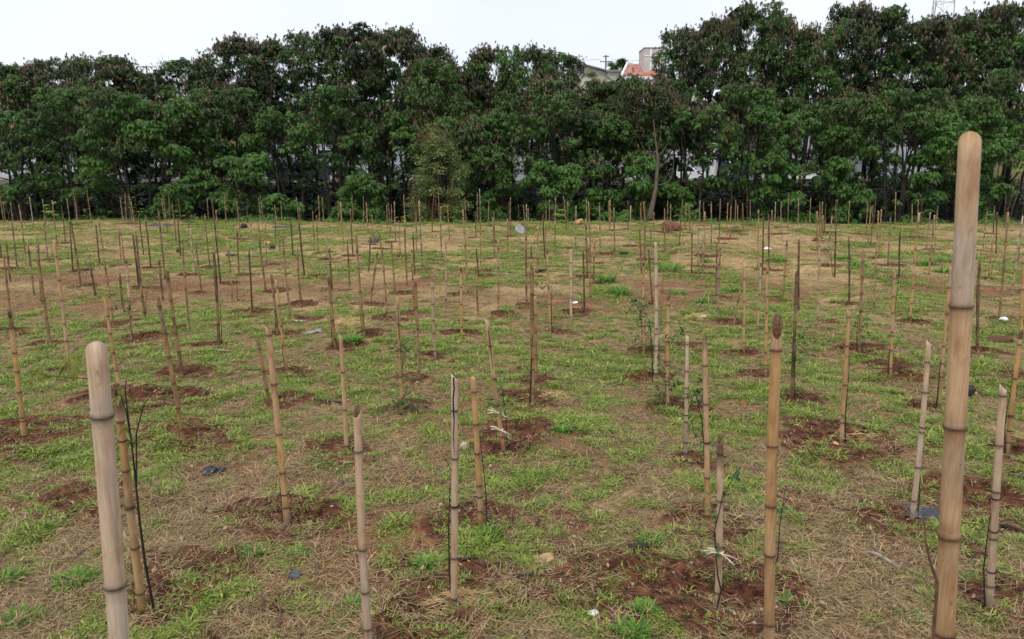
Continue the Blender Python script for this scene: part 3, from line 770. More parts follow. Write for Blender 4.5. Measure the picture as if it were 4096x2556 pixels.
STAKES = {}
for i, s in enumerate(STK):
    tx, ty, bx, by, look, dia, lab, op, f, t = s
    rs = random.Random(100 + i)
    foot = Vector((f.x, f.y, sz(f.x, f.y)))
    ax = t - foot
    L = ax.length
    dist = f.y
    if dia is None:
        dia = rs.uniform(.029, .037) if dist > 12 else rs.uniform(.028, .036)
    r0, r1 = dia / 2 * 1.04, dia / 2 * rs.uniform(.86, .98)
    if 'nodes' in op:
        nodes = [(at(0, py, f.y).z - foot.z) / max(ax.z / L, .5) for py in op['nodes']]
        k = min(nodes) - .22
        while k > .06:
            nodes.append(k); k -= rs.uniform(.17, .24)
        nodes = sorted(n_ for n_ in nodes if 0.03 < n_ < L - 0.02)
    else:
        nodes, k = [], rs.uniform(.05, .15)
        gap = rs.uniform(.19, .29)
        while k < L - .05:
            nodes.append(k); k += gap * rs.uniform(.8, 1.2)
    op['spans'] = [((at(0, q1, f.y).z - foot.z) / max(ax.z / L, .5), (at(0, q0, f.y).z - foot.z) / max(ax.z / L, .5), g2_, d2_) for q0, q1, g2_, d2_ in op.get('patch', [])]
    close = by > 1270
    sides = 16 if close else 7
    cut = op.get('cut') or rs.choice(['flat', 'flat', 'right', 'back', 'front'])
    VIEW[0] = math.atan2(f.y, f.x) - math.pi / 2
    v, fc, mi, ag, ad, an, cen, rad = cane_geometry(L, ax, r0, r1, nodes, sides, cut, op, look, 300 + i)
    if not close:
        me = mesh_np('bamboo_stake', v, fc, [M['cane'], M['cut']], mi, True, {'grey': ag, 'dark': ad, 'node': an})
        o = obj('bamboo_stake', me, loc=foot)
        tag(o, lab, 'stake', op.get('group'))
        continue
    root = thing('bamboo_stake', lab, 'stake', foot, group=op.get('group', 'stakes of the front rows'))
    me = mesh_np('cane', v, fc, [M['cane'], M['cut']], mi, True, {'grey': ag, 'dark': ad, 'node': np.array(an) * 0.75})
    obj('cane', me, root)
    u_ = ax.normalized()
    for n_ in nodes:
        big = rs.random() < .3
        obj('node', ring_mesh('node', cen(n_), u_, rad(n_) * 0.985, .0024 if big else .0015, M['node']), root)
    for py in op.get('ties', []):
        s_ = (at(0, py, f.y).z - foot.z) / max(u_.z, .5)
        if 0.02 < s_ < L:
            tie = obj('tie', ring_mesh('tie', cen(s_), (u_ + Vector((rs.uniform(-.15, .15), 0, 0))).normalized(), rad(s_) + .003, .0035, M['tie']), root)
            c_ = cen(s_); sd_ = rs.choice([-1, 1])
            e_ = c_ + Vector((sd_ * (rad(s_) + .004), -.006, 0))
            mb = MB().tube([e_, e_ + Vector((sd_ * .012, -.004, .004)), e_ + Vector((sd_ * .02, -.004, -.014))], .003, 5)
            mb.build('knot', M['tie'], tie)
    for py in op.get('ribbon', []):
        s_ = (at(0, py, f.y).z - foot.z) / max(u_.z, .5)
        rb = obj('ribbon', ring_mesh('ribbon', cen(s_), u_, rad(s_) + .003, .005, M['raffia']), root)
        c_ = cen(s_) + Vector((0, -rad(s_) - .004, 0))
        mb = MB()
        for q in range(9):
            sd_ = -1 if q < 6 else 1
            dx, dz = rs.uniform(.06, .10) * sd_, (rs.uniform(.0, .05) if sd_ < 0 else rs.uniform(-.07, -.03))
            mb.tube([c_, c_ + Vector((dx * .5, -.012, dz * .6 + .012)), c_ + Vector((dx, rs.uniform(-.02, .01), dz))], [.003, .003, .0015], 4)
        mb.build('ribbon_tail', M['raffia'], rb)
    if op.get('split'):
        mb = MB()
        pts = [cen(L - .02 - q * .06) + Vector((-.004 + .003 * math.sin(q * 2.1), -rad(L - .02 - q * .06) * 1.0, 0)) for q in range(8)]
        mb.tube(pts, [.004, .0042, .004, .0038, .003, .0025, .002, .0008], 5)
        mb.build('crack', M['tie'], root)

# ------------------------------------------------------------------ leaves and crowns
def rot_z(a):
    c, s = np.cos(a), np.sin(a)
    z, o = np.zeros_like(c), np.ones_like(c)
    return np.stack([np.stack([c, -s, z], -1), np.stack([s, c, z], -1), np.stack([z, z, o], -1)], -2)

def rot_axis(n, ang):
    """rotation about horizontal axes"""
    a = rng.uniform(0, 2 * np.pi, n)
    x, y = np.cos(a), np.sin(a)
    c, s = np.cos(ang), np.sin(ang)
    C = 1 - c; z = np.zeros(n)
    return np.stack([np.stack([c + x * x * C, x * y * C, y * s], -1), np.stack([x * y * C, c + y * y * C, -x * s], -1), np.stack([-y * s, x * s, c + z], -1)], -2)

def feather_template(r, fronds=7, length=0.27, st=4, wid=0.065, droop=0.5):
    """a spray of feathery leaves: drooping ribs with narrow leaflets either side, as triangles"""
    V = []
    for k in range(fronds):
        az = 2 * math.pi * k / fronds + r.uniform(-.5, .5)
        el = r.uniform(-.1, .75)
        ln = length * r.uniform(.65, 1.25)
        d = Vector((math.cos(az), math.sin(az), 0)); side = Vector((-d.y, d.x, 0))
        p = Vector((0, 0, 0))
        pts = [p]
        e = el
        for i in range(st):
            p = p + (d * math.cos(e) + Vector((0, 0, math.sin(e)))) * ln / st
            e -= droop * r.uniform(.6, 1.4)
            pts.append(p)
        for i in range(st):
            a, b = pts[i], pts[i + 1]
            wdt = wid * (0.65 + 0.5 * math.sin(math.pi * (i + 1) / (st + 1))) * r.uniform(.8, 1.2)
            for sg in (-1, 1):
                tip = b + side * sg * wdt + (b - a) * .35 + Vector((0, 0, -.35 * wdt))
                V += [a, b, tip]
    return np.array([tuple(p) for p in V])

def pod_template(r, n=9):
    """a bunch of flat hanging seed pods"""
    V = []
    for k in range(n):
        az = r.uniform(0, 6.28); o = Vector((math.cos(az), math.sin(az), 0)) * r.uniform(.01, .10)
        ln, wd = r.uniform(.09, .19), r.uniform(.012, .022)
        s = Vector((math.cos(az + 1.2), math.sin(az + 1.2), 0)) * wd
        top = o * .5 + Vector((0, 0, r.uniform(-.02, .06)))
        bot = o * 1.5 + Vector((0, 0, -ln))
        mid = (top + bot) * .5
        V += [top, mid - s, mid + s, mid - s, bot, mid + s]
    return np.array([tuple(p) for p in V])

def leaf_template(r, n=9, size=0.05, spread=0.12):
    """a twig of small plain leaves"""
    V = []
    for k in range(n):
        o = Vector((r.uniform(-1, 1), r.uniform(-1, 1), r.uniform(-.6, .6))) * spread
        az, el = r.uniform(0, 6.28), r.uniform(-.7, .5)
        d = Vector((math.cos(az) * math.cos(el), math.sin(az) * math.cos(el), math.sin(el))) * size * r.uniform(.7, 1.3)
        s = Vector((-math.sin(az), math.cos(az), r.uniform(-.3, .3))) * size * .3
        V += [o, o + d * .5 - s, o + d, o, o + d, o + d * .5 + s]
    return np.array([tuple(p) for p in V])

tr = random.Random(5)
FEATHER = [feather_template(tr) for _ in range(7)]
PODS = [pod_template(tr) for _ in range(5)]
COARSE = [feather_template(tr, 5, .32, 2, .13, .6) for _ in range(4)]
FINE = [feather_template(tr, 4, .30, 9, .045, .22) for _ in range(4)]
SMALL = [leaf_template(tr, 12, .075, .17) for _ in range(5)]
TINY = [leaf_template(tr, 7, .035, .06) for _ in range(5)]

def scatter(templates, pts, scale, tilt, tint, zjit=0.0):
    """copies of the templates at pts; returns vertices and a tint for each"""
    n = len(pts)
    Vs, Ts = [], []
    which = rng.integers(0, len(templates), n)
    Rm = rot_axis(n, tilt * np.abs(rng.normal(0, 1, n))) @ rot_z(rng.uniform(0, 6.28, n))
    for k, T in enumerate(templates):
        s = which == k
        if not s.any():
            continue
        W = np.einsum('nij,mj->nmi', Rm[s], T) * scale[s][:, None, None] + pts[s][:, None, :]
        Vs.append(W.reshape(-1, 3)); Ts.append(np.repeat(tint[s], len(T)))
    return np.concatenate(Vs), np.concatenate(Ts)

def tri_mesh(name, V, T, mat):
    return mesh_np(name, V, np.arange(len(V)).reshape(-1, 3), [mat], attrs={'tint': np.clip(T, 0, 1)})

def limb(mb, a, b, r0, r1, wob, rs, n=5, sides=6):
    a, b = Vector(a), Vector(b)
    pts, rad = [], []
    off = Vector((rs.uniform(-1, 1), rs.uniform(-1, 1), rs.uniform(-.3, .5))) * wob
    for i in range(n):
        t = i / (n - 1)
        pts.append(a.lerp(b, t) + off * math.sin(math.pi * t) + Vector((rs.uniform(-1, 1), rs.uniform(-1, 1), 0)) * wob * .12 * (0 < i < n - 1))
        rad.append(r0 + (r1 - r0) * t)
    mb.tube(pts, rad, sides)
    return pts

GAPS = [(60, 330, 560, 700, .8), (480, 700, 600, 735, .92), (1060, 1310, 575, 738, .9), (1370, 1500, 640, 720, .75), (1550, 1660, 560, 710, .85), (1985, 2140, 570, 735, .75), (2450, 2570, 650, 700, .8),
        (2665, 2890, 505, 715, .95), (2900, 3010, 520, 715, .7), (3060, 3270, 560, 665, .75), (3515, 3640, 530, 700, .8), (1000, 1060, 640, 740, .6), (2820, 3320, 770, 890, .85), (3400, 3660, 760, 890, .85), (1120, 1350, 745, 890, .85),
        (0, 560, 770, 890, .8), (560, 830, 790, 890, .7), (1850, 1960, 790, 890, .7), (1560, 1640, 740, 890, .7)]
def thin_out(P):
    """leave openings under and between the crowns where the street shows through"""
    d = P - np.array([0, 0, CAM_Z])
    yc = d[:, 1] * math.cos(PITCH) - d[:, 2] * math.sin(PITCH); zc = d[:, 1] * math.sin(PITCH) + d[:, 2] * math.cos(PITCH)
    u_, v_ = PW / 2 + FPX * d[:, 0] / yc, PH / 2 - FPX * zc / yc
    keep = np.ones(len(P), bool); rnd = rng.random(len(P))
    for a, b, c_, e, pr_ in GAPS:
        wv = 18 * np.sin(u_ * .05) + 14 * np.sin(u_ * .021 + 1)
        keep &= ~((u_ > a) & (u_ < b) & (v_ > c_ + wv) & (v_ < e + wv * .5) & (rnd < pr_))
    return keep

def make_tree(px, Y, top_py, rx, low, pods, label, group, seed, density=1.0, shift=0.0, low_density=1.0, tone=0.0, name='tree', thin=True):
    """a feathery tree: several stems, limbs to leafy lobes, hanging brown pods in its upper parts. rx crown radius, low: height of lowest leaves"""
    rs = random.Random(seed)
    top = at(px, top_py, Y)
    z0 = float(base_z(top.x, Y)) - .1
    H = top.z - z0
    root = thing(name, label, 'tree', (top.x, Y, z0), group=group)
    lobes = []
    nl = int(20 * density * (rx / 2.6) * (H / 10) ** .6) + 6
    ry = rx * .8
    for k in range(nl):
        t = (k + .5) / nl
        t = t ** .85
        z = low + (H - low) * t
        env = math.sin(math.pi * min(1, .22 + .70 * t)) ** .6            # full in the middle, narrower on top
        a = k * 2.4 + rs.uniform(-.4, .4)
        rr = rs.uniform(.45, 1.0) ** .5
        lr = rs.uniform(.45, 1.0) * (1.0 if t < .8 else .75)
        x, y = math.cos(a) * rx * env * rr, math.sin(a) * ry * env * rr
        z = min(z, H - lr * .55)
        if t < .35 and rs.random() > low_density:
            continue
        lobes.append((x, y, z, lr, t))
    # a few ragged sprays above the top
    for k in range(int(3 + rx)):
        a = rs.uniform(0, 6.28)
        lobes.append((math.cos(a) * rx * rs.uniform(.1, .75), math.sin(a) * ry * .5, H - rs.uniform(.1, .7), rs.uniform(.28, .45), .95))
    wood = MB()
    ns = rs.choice([2, 3, 3, 4])
    stems = []
    for k in range(ns):
        a = 6.28 * k / ns + rs.uniform(-.5, .5)
        lean = rs.uniform(.25, .75) * rx * .6
        p0 = Vector((math.cos(a) * .25, math.sin(a) * .2, 0))
        p1 = Vector((math.cos(a) * lean, math.sin(a) * lean * .7, H * rs.uniform(.62, .8)))
        stems.append(limb(wood, p0, p1, rs.uniform(.11, .17), .035, .45, rs, 8, 7))
    for x, y, z, lr, t in lobes:
        st = min(stems, key=lambda q: (q[-1].x - x) ** 2 + (q[-1].y - y) ** 2)
        cand = [p for p in st if p.z < z - .3 * lr] or [st[0]]
        a = cand[-1] if rs.random() < .6 or len(cand) < 2 else cand[-2]
        limb(wood, a, (x, y, z - .15 * lr), .045 if lr > .5 else .022, .012, .2, rs, 4, 5)
    wood.build('trunk', M['bark'], root, smooth=True)
    P, S, Tn, PP, PS, PT = [], [], [], [], [], []
    podn = pods
    for x, y, z, lr, t in lobes:
        n = int((66 if lr > .5 else 40) * lr * lr * 1.35) + 9
        lz = rs.uniform(.7, 1.1)
        cz = rng.uniform(-.35, 1, n); az = rng.uniform(0, 6.28, n)
        rad = lr * rng.uniform(.72, 1.05, n)
        q = np.stack([np.cos(az) * np.sqrt(1 - cz ** 2) * rad * 1.15, np.sin(az) * np.sqrt(1 - cz ** 2) * rad, cz * rad * lz], 1) + (x, y, z)
        lobe_t = rs.uniform(.05, .85) + tone
        here = podn * (0.3 + .95 * t) * rs.choice([.1, .7, 1.1, 1.6])
        isp = rng.random(n) < here
        P.append(q); S.append(rng.uniform(.65, 1.25, n) * np.where(isp, .85, 1)); Tn.append(lobe_t + rng.uniform(-.22, .25, n))
        k = np.repeat(q[isp] + (q[isp] - (x, y, z)) * .12, 2, 0) + rng.normal(0, .15, (isp.sum() * 2, 3)) + (0, 0, .08)
        PP.append(k); PS.append(rng.uniform(.8, 1.35, len(k))); PT.append(rs.uniform(.0, .6) + rng.uniform(-.2, .4, len(k)))
    P, S, Tn = np.concatenate(P), np.concatenate(S), np.concatenate(Tn)
    kp = thin_out(P + np.array(tuple(root.location))) if thin else np.ones(len(P), bool)
    V, T = scatter(FEATHER, P[kp], S[kp], .4, Tn[kp])
    obj('crown', tri_mesh('crown', V, T, M['leaf']), root)
    PP, PS, PT = np.concatenate(PP), np.concatenate(PS), np.concatenate(PT)
    kp = thin_out(PP + np.array(tuple(root.location))) if thin else np.ones(len(PP), bool)
    PP, PS, PT = PP[kp], PS[kp], PT[kp]
    if len(PP) > 10:
        V, T = scatter(PODS, PP, PS, .25, PT)
        o = obj('seed_pods', tri_mesh('seed_pods', V, T, M['pod']), root); o['kind'] = 'stuff'
    return root

# back row: the skyline
BACK = [(55, 268, 2.3, .55), (215, 250, 2.3, .7), (395, 238, 2.4, .8), (560, 290, 1.9, .5), (770, 252, 2.2, .45), (945, 168, 2.3, .5), (1110, 172, 2.0, .45), (1270, 135, 2.2, .6),
        (1410, 112, 2.2, .7), (1560, 132, 2.3, .6), (1715, 200, 2.1, .6), (1850, 262, 1.9, .5), (1965, 205, 2.0, .7), (2110, 200, 2.0, .6), (2225, 225, 1.8, .5),
        (2400, 338, 2.2, .55), (2560, 335, 2.1, .8), (2730, 125, 1.9, .6), (2870, 100, 2.1, .6), (3010, 30, 2.0, .6), (3120, 72, 1.8, .6), (3275, 118, 1.9, .6),
        (3400, 32, 2.0, .6), (3535, 50, 2.3, .8), (3690, 100, 2.0, .5), (3800, 68, 2.2, .7), (3930, 75, 2.3, .8), (4075, 30, 2.6, .6)]
BW = ['at the outer edge beside an orange gable', 'brown-topped with hanging pods', 'browned along its flat top', 'low, in the dip under the bare twigs', 'rising beside the dip in the skyline',
      'with ragged open top spray', 'with narrow open crown', 'on the shoulder of the highest central crown', 'forming the highest top of the central mass', 'rounding off the central mass',
      'on the falling slope of the central mass', 'filling the notch past the central mass', 'with one pointed pod spray above its top', 'with broad rounded top', 'last before the house roofs',
      'low, below the grey gable roof', 'low and browned, below the red roof', 'overhanging the beige water tower', 'with dark ragged crown past the water tower', 'tallest, touching the upper frame',
      'with dark stepped crown before the sky gap', 'just past the sky gap', 'with tall pointed top below the upper frame', 'heavy with brown pods, tall', 'standing below the lattice mast', 'with flat top beside the mast',
      'dense and browned beside the rounded crown', 'with large rounded crown at the frame edge']
BT, BH = [], []
for i, ((px, ty, rx, pod), wd) in enumerate(zip(BACK, BW)):
    Y = 45.5 + 1.3 * math.sin(i * 2.3)
    lb = 'feathery green skyline tree ' + wd
    if i < 9:                                              # nine grown trees, then copies turned and stretched
        BT.append(make_tree(px, Y, ty, rx, 4.3, max(pod, .55) * .85, lb, 'trees of the skyline', 900 + i, 1.35, low_density=.75, thin=False))
        BH.append((rx, at(px, ty, Y).z - BT[-1].location.z))
    else:
        k = (i * 4 + 2) % 9
        t_ = at(px, ty, Y)
        o = BT[k].copy(); COL.objects.link(o)
        o.location = (t_.x, Y, float(base_z(t_.x, Y)) - .1)
        o.rotation_euler = (0, 0, 1.1 + i * 1.9)
        s_ = rx / BH[k][0]
        o.scale = (s_, s_, (t_.z - o.location.z) / BH[k][1])
        tag(o, lb, 'tree', 'trees of the skyline')
        for ch in BT[k].children:
            c_ = ch.copy(); COL.objects.link(c_); c_.parent = o
# front row: lower trees whose crowns reach the undergrowth
FRONTROW = [(40, 420, 2.2, .15, .9), (260, 400, 2.1, .25, .45), (480, 385, 2.2, .4, .25), (690, 420, 2.2, .45, .35), (900, 400, 2.3, .4, .9), (1130, 430, 2.0, .2, .3), (1330, 420, 2.1, .35, .35),
            (1540, 400, 2.2, .25, .25), (1740, 330, 2.0, .4, .7), (1960, 400, 2.2, .6, .6), (2200, 420, 2.2, .55, .7), (2400, 410, 2.1, .45, .6), (2600, 400, 2.2, .75, .5), (2800, 400, 2.1, .3, .3),
            (3010, 390, 2.3, .3, .25), (3220, 400, 2.2, .35, .7), (3440, 390, 2.3, .45, .7), (3640, 400, 2.2, .15, .35), (3860, 380, 2.4, .3, .8), (4080, 360, 2.3, .35, .9)]
FW = ['at the outer edge, leafy to the ground', 'above the silver car', 'above the dark grey car', 'just past the dark grey car', 'with crown hanging low over the big shrub', 'over the navy van',
      'with slim dark stems past the van', 'with forked dark trunk beside the vine-covered bush', 'behind the vine-covered bush', 'browned, just past the vine-covered bush', 'with russet pods, over the barred window building',
      'between the russet one and the bare tree', 'deep brown with pods behind the bare tree', 'arching over the white warehouse', 'beside the dark blue shed', 'with pale leafy front past the shed',
      'brown-streaked before the blue panel', 'over the deep black hollow', 'behind the top of the thickest stake', 'at the frame edge, leafy throughout']
for i, ((px, ty, rx, pod, ld), wd) in enumerate(zip(FRONTROW, FW)):
    Y = 38.6 + 1.1 * math.sin(i * 1.7 + 1); ty += 75 * math.sin(i * 2.9 + .6) - 15
    make_tree(px, Y, ty, rx, 2.4, pod * .85, 'lower feathery front-row tree ' + wd, 'front row of trees', 1300 + i, 1.0, low_density=.35 + ld * .6, tone=.16)

def make_shrub(px, Y, top_py, rx, label, seed, tmpl=None, mat='leaf', group=None, tone=.2, dens=1.0, scale=1.0, cat='shrub', rag=0):
    rs = random.Random(seed)
    top = at(px, top_py, Y)
    z0 = float(base_z(top.x, Y)) - .05
    H = top.z - z0
    root = thing('shrub', label, cat, (top.x, Y, z0), group=group)
    wood = MB(); P, Tn = [], []
    for k in range(int(6 + 7 * rx * dens) + rag):
        t = rs.uniform(.15, 1)
        a = rs.uniform(0, 6.28)
        e = math.sqrt(max(.05, 1 - (t * .9) ** 2.2))
        c = Vector((math.cos(a) * rx * e * rs.uniform(.4, 1), math.sin(a) * rx * .6 * e, H * t - .2 * rx * .6))
        lr = rs.uniform(.35, .6) * min(1, rx)
        if rag:
            lr *= rs.uniform(.3, .75); c = c * rs.uniform(.85, 1.08)
        limb(wood, (rs.uniform(-.1, .1), rs.uniform(-.1, .1), 0), c, .035, .008, .15, rs, 4, 5)
        n = int(32 * (lr / .5) ** 2 * dens) + 5
        cz = rng.uniform(-.4, 1, n); az = rng.uniform(0, 6.28, n)
        P.append(np.stack([np.cos(az) * np.sqrt(1 - cz ** 2) * lr, np.sin(az) * np.sqrt(1 - cz ** 2) * lr, cz * lr * .8], 1) * rng.uniform(.6, 1.05, (n, 1)) + tuple(c))
        Tn.append(rs.uniform(.3, .8) + tone + rng.uniform(-.2, .2, n))
    wood.build('stems', M['bark'], root, smooth=True)
    P = np.concatenate(P); V, T = scatter(tmpl or FEATHER, P, rng.uniform(.75, 1.2, len(P)) * scale, .35, np.concatenate(Tn))
    obj('foliage', tri_mesh('foliage', V, T, M[mat]), root)
    return root

for i, (px, Y, ty, rx, lb) in enumerate([
    (690, 35.6, 745, .9, 'small dark shrub below the grey car'),
    (960, 34.2, 615, 1.75, 'largest bright feathery shrub, reaching down to the field edge'), (1120, 33.6, 790, .9, 'low spreading shrub at the foot of the largest shrub'), (1450, 34.0, 705, 1.45, 'rounded feathery shrub between the navy van and the vine-covered bush'),
    (1990, 36.4, 690, 1.0, 'feathery shrub hanging over dark stems past the vine-covered bush'), (2210, 34.2, 640, 1.5, 'tall feathery shrub below the barred window building'), (2420, 36.4, 660, 1.0, 'leafy shrub just before the bare tree'),
    (2560, 36.4, 640, 1.0, 'leafy shrub behind the bare tree trunk'), (2740, 36.4, 690, 1.0, 'leafy shrub just past the bare tree, below the warehouse'), (3120, 36.5, 620, 1.1, 'feathery shrub beyond the yellow-leaved young plant'),
    (3330, 37, 640, .9, 'dark leafy shrub before the black hollow'), (3480, 36.5, 700, .7, 'small shrub drooping into the black hollow'), (3720, 36.5, 600, 1.1, 'dark shrub just before the thickest stake'),
    (3980, 35.5, 560, 1.2, 'dark shrub beyond the thickest stake')]):
    make_shrub(px, Y, ty, rx, lb, 1700 + i, group='undergrowth shrubs')

# undergrowth down in the stream bed, canopy shade put into its leaf colour
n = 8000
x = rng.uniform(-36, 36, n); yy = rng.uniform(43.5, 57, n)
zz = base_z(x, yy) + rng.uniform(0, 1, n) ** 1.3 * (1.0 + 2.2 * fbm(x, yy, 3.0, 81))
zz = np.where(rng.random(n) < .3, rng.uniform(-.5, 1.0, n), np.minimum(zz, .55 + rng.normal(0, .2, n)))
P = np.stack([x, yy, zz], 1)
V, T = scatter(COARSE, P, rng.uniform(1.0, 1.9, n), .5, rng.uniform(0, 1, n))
o = obj('undergrowth', tri_mesh('undergrowth', V, T, M['undergrowth'])); o['kind'] = 'stuff'; tag(o, 'dense undergrowth with painted-in shade in the hollow beneath the trees', 'undergrowth')

# vine-covered bush in the middle, with dead twigs above
rs = random.Random(77)
vb = make_shrub(1755, 31.6, 535, 1.30, 'pale green vine-covered bush with dead brown twigs, standing at the field edge', 78, SMALL, 'vine_leaf', tone=-.05, dens=2.2, scale=1.1, rag=60)
base = vb.location
mb = MB()
for k in range(46):
    a = rs.uniform(0, 6.28)
    if k < 24:                                     # dead twigs above
        p0 = Vector((rs.uniform(-.5, .5), rs.uniform(-.3, .3), 3.2 + rs.uniform(-.4, .4)))
        p1 = p0 + Vector((rs.uniform(-.9, .6), rs.uniform(-.4, .4), rs.uniform(.6, 1.9)))
    else:                                          # dry stems hanging down
        p0 = Vector((rs.uniform(-1.1, 1.0), rs.uniform(-.7, -.3), rs.uniform(1.6, 2.6)))
        p1 = Vector((p0.x + rs.uniform(-.3, .3), p0.y - rs.uniform(0, .3), rs.uniform(.0, .6)))
    pts = limb(mb, p0, p1, .018, .005, .2, rs, 5, 4)
    for q in range(3):
        c_ = pts[rs.randint(1, 4)]
        limb(mb, c_, c_ + Vector((rs.uniform(-.4, .4), rs.uniform(-.3, .3), rs.uniform(-.1, .5))), .008, .003, .06, rs, 3, 3)
o = mb.build('dead_twigs', M['brown_stem'], vb); o['kind'] = 'stuff'

# bare pale tree
bt = thing('bare_tree', 'leafless tree with grey trunk and upturned pale branches at the field edge', 'tree', ground(2600, 888))
Yb = bt.location.y + .3
bt.location.y = Yb
bt.location.z = float(base_z(bt.location.x, Yb)) - .1
def bpts(l):
    return [at(x, y_, Yb + dy) - bt.location for x, y_, dy in l]
mb = MB().tube([Vector((0, 0, 0))] + bpts([(2603, 850, 0), (2614, 800, 0), (2624, 750, .02), (2628, 690, .05), (2632, 640, .06), (2628, 600, .08), (2622, 560, .1), (2618, 515, .1), (2614, 480, .12)]),
               [.15, .11, .09, .075, .065, .05, .038, .028, .018, .01], 9)
mb.build('trunk', M['grey_bark'], bt, smooth=True)
for l, r in [([(2628, 742, 0), (2660, 735, -.1), (2685, 715, -.2), (2692, 680, -.25), (2695, 640, -.25), (2690, 610, -.3)], .05), ([(2632, 640, .06), (2600, 622, -.1), (2578, 600, -.15), (2560, 565, -.2)], .04),
             ([(2630, 632, .05), (2650, 605, .2), (2668, 580, .3), (2680, 545, .3)], .035), ([(2630, 628, .05), (2604, 615, .2), (2594, 580, .25)], .035), ([(2626, 745, 0), (2612, 735, -.05)], .04),
             ([(2640, 670, .05), (2660, 650, .2), (2695, 625, .3)], .03), ([(2632, 672, .06), (2600, 675, .1), (2585, 665, .15)], .03), ([(2632, 600, .1), (2640, 560, .2), (2645, 520, .2)], .025)]:
    p_ = bpts(l)
    MB().tube(p_, [r * .62 * (1 - .75 * i / (len(p_) - 1)) for i in range(len(p_))], 7).build('branch', M['grey_bark'], bt, smooth=True)

# bare purple-brown twigs on the skyline
tw = thing('bare_treetop', 'thin leafless twiggy treetop against the sky in the dip of the skyline', 'tree', (0, 47, 0))
c0 = at(700, 420, 47); c0.z = float(base_z(c0.x, 47)); tw.location = c0
mb = MB(); MB().tube([(0, 0, 0), (.1, 0, 4), (.0, 0, 7.0)], [.1, .07, .05], 6).build('trunk', M['bark'], tw)
for k in range(70):
    p0 = Vector((rs.uniform(-.8, .8), rs.uniform(-.6, .6), rs.uniform(5.8, 8.0)))
    p1 = at(rs.uniform(620, 830), rs.uniform(195, 330), 47 + rs.uniform(-.5, .5)) - c0
    limb(mb, p0, p0.lerp(p1, rs.uniform(.8, 1)), .015, .006, .25, rs, 4, 3)
o = mb.build('twigs', M['grey_bark'], tw); o['kind'] = 'stuff'

# ------------------------------------------------------------------ plants at the field edge
def broad_leaf(mb, p, d, ln, wd, droop=.3):
    d = Vector(d).normalized()
    s = d.cross(Vector((0, 0, 1)))
    s = s.normalized() if s.length > .1 else Vector((1, 0, 0))
    q = [p, p + d * ln * .4 + s * wd * .5 + Vector((0, 0, .04 * ln)), p + d * ln * .5 - Vector((0, 0, droop * ln * .1)), p + d * ln * .4 - s * wd * .5 + Vector((0, 0, .04 * ln)), p + d * ln - Vector((0, 0, droop * ln))]
    mb.add(q, [(0, 1, 2), (0, 2, 3), (1, 4, 2), (2, 4, 3)])

def palm_leaf(mb, p, d, size):
    """a lobed leaf, as of a young castor plant"""
    d = Vector(d).normalized(); s = d.cross(Vector((0, 0, 1))); s = s.normalized() if s.length > .1 else Vector((1, 0, 0))
    for k in range(-3, 4):
        a = k * .62
        e = d * math.cos(a) + s * math.sin(a)
        broad_leaf(mb, p, e, size * (1 - .08 * abs(k)), size * .42, .45)

def plant(px, py, h, n, kind, label, seed, Y=None, mat='weed_leaf', size=.16, yellow=False, group='weeds and saplings along the field edge', cat='plant'):
    rs = random.Random(seed)
    f = ground(px, py)
    if Y is not None:
        f = at(px, py, Y)
    f.z = sz(f.x, f.y)
    root = thing('plant', label, cat, f, group=group)
    st = MB(); lf = MB(); yl = MB()
    lean = Vector((rs.uniform(-.15, .15), rs.uniform(-.1, .1), 0)) * h
    sp = [Vector((0, 0, -.05)) + (lean + Vector((0, 0, h + .05))) * t + Vector((rs.uniform(-1, 1), rs.uniform(-1, 1), 0)) * .02 * h for t in (0, .25, .5, .75, 1)]
    st.tube(sp, [.014, .012, .01, .008, .004] if h > .5 else .005, 5)
    for k in range(n):
        t = rs.uniform(.3, 1.0) if kind != 'top' else rs.uniform(.72, 1.0)
        i = min(3, int(t * 4)); p = sp[i].lerp(sp[i + 1], t * 4 - i)
        a = rs.uniform(0, 6.28); d = Vector((math.cos(a), math.sin(a), rs.uniform(-.1, .5)))
        q = p + d * size * rs.uniform(.3, .9)
        st.tube([p, q], [.004, .003], 4)
        (palm_leaf if kind in ('palm', 'top') else lambda m, pp, dd, s_: broad_leaf(m, pp, dd, s_, s_ * .45))(yl if (yellow and k == 0) else lf, q, d, size * rs.uniform(.7, 1.2))
    st.build('stem', M['brown_stem'], root)
    for m_, nm, mt in ((lf, 'foliage', mat), (yl, 'yellow_leaf', 'yellow_leaf')):
        if m_.v:
            T = np.repeat([random.Random(seed + 3).uniform(.2, .9) for _ in range(len(m_.v) // 5)], 5)
            me = mesh_np(nm, m_.v, m_.f, [M[mt]], attrs={'tint': T})
            obj(nm, me, root)
    return root

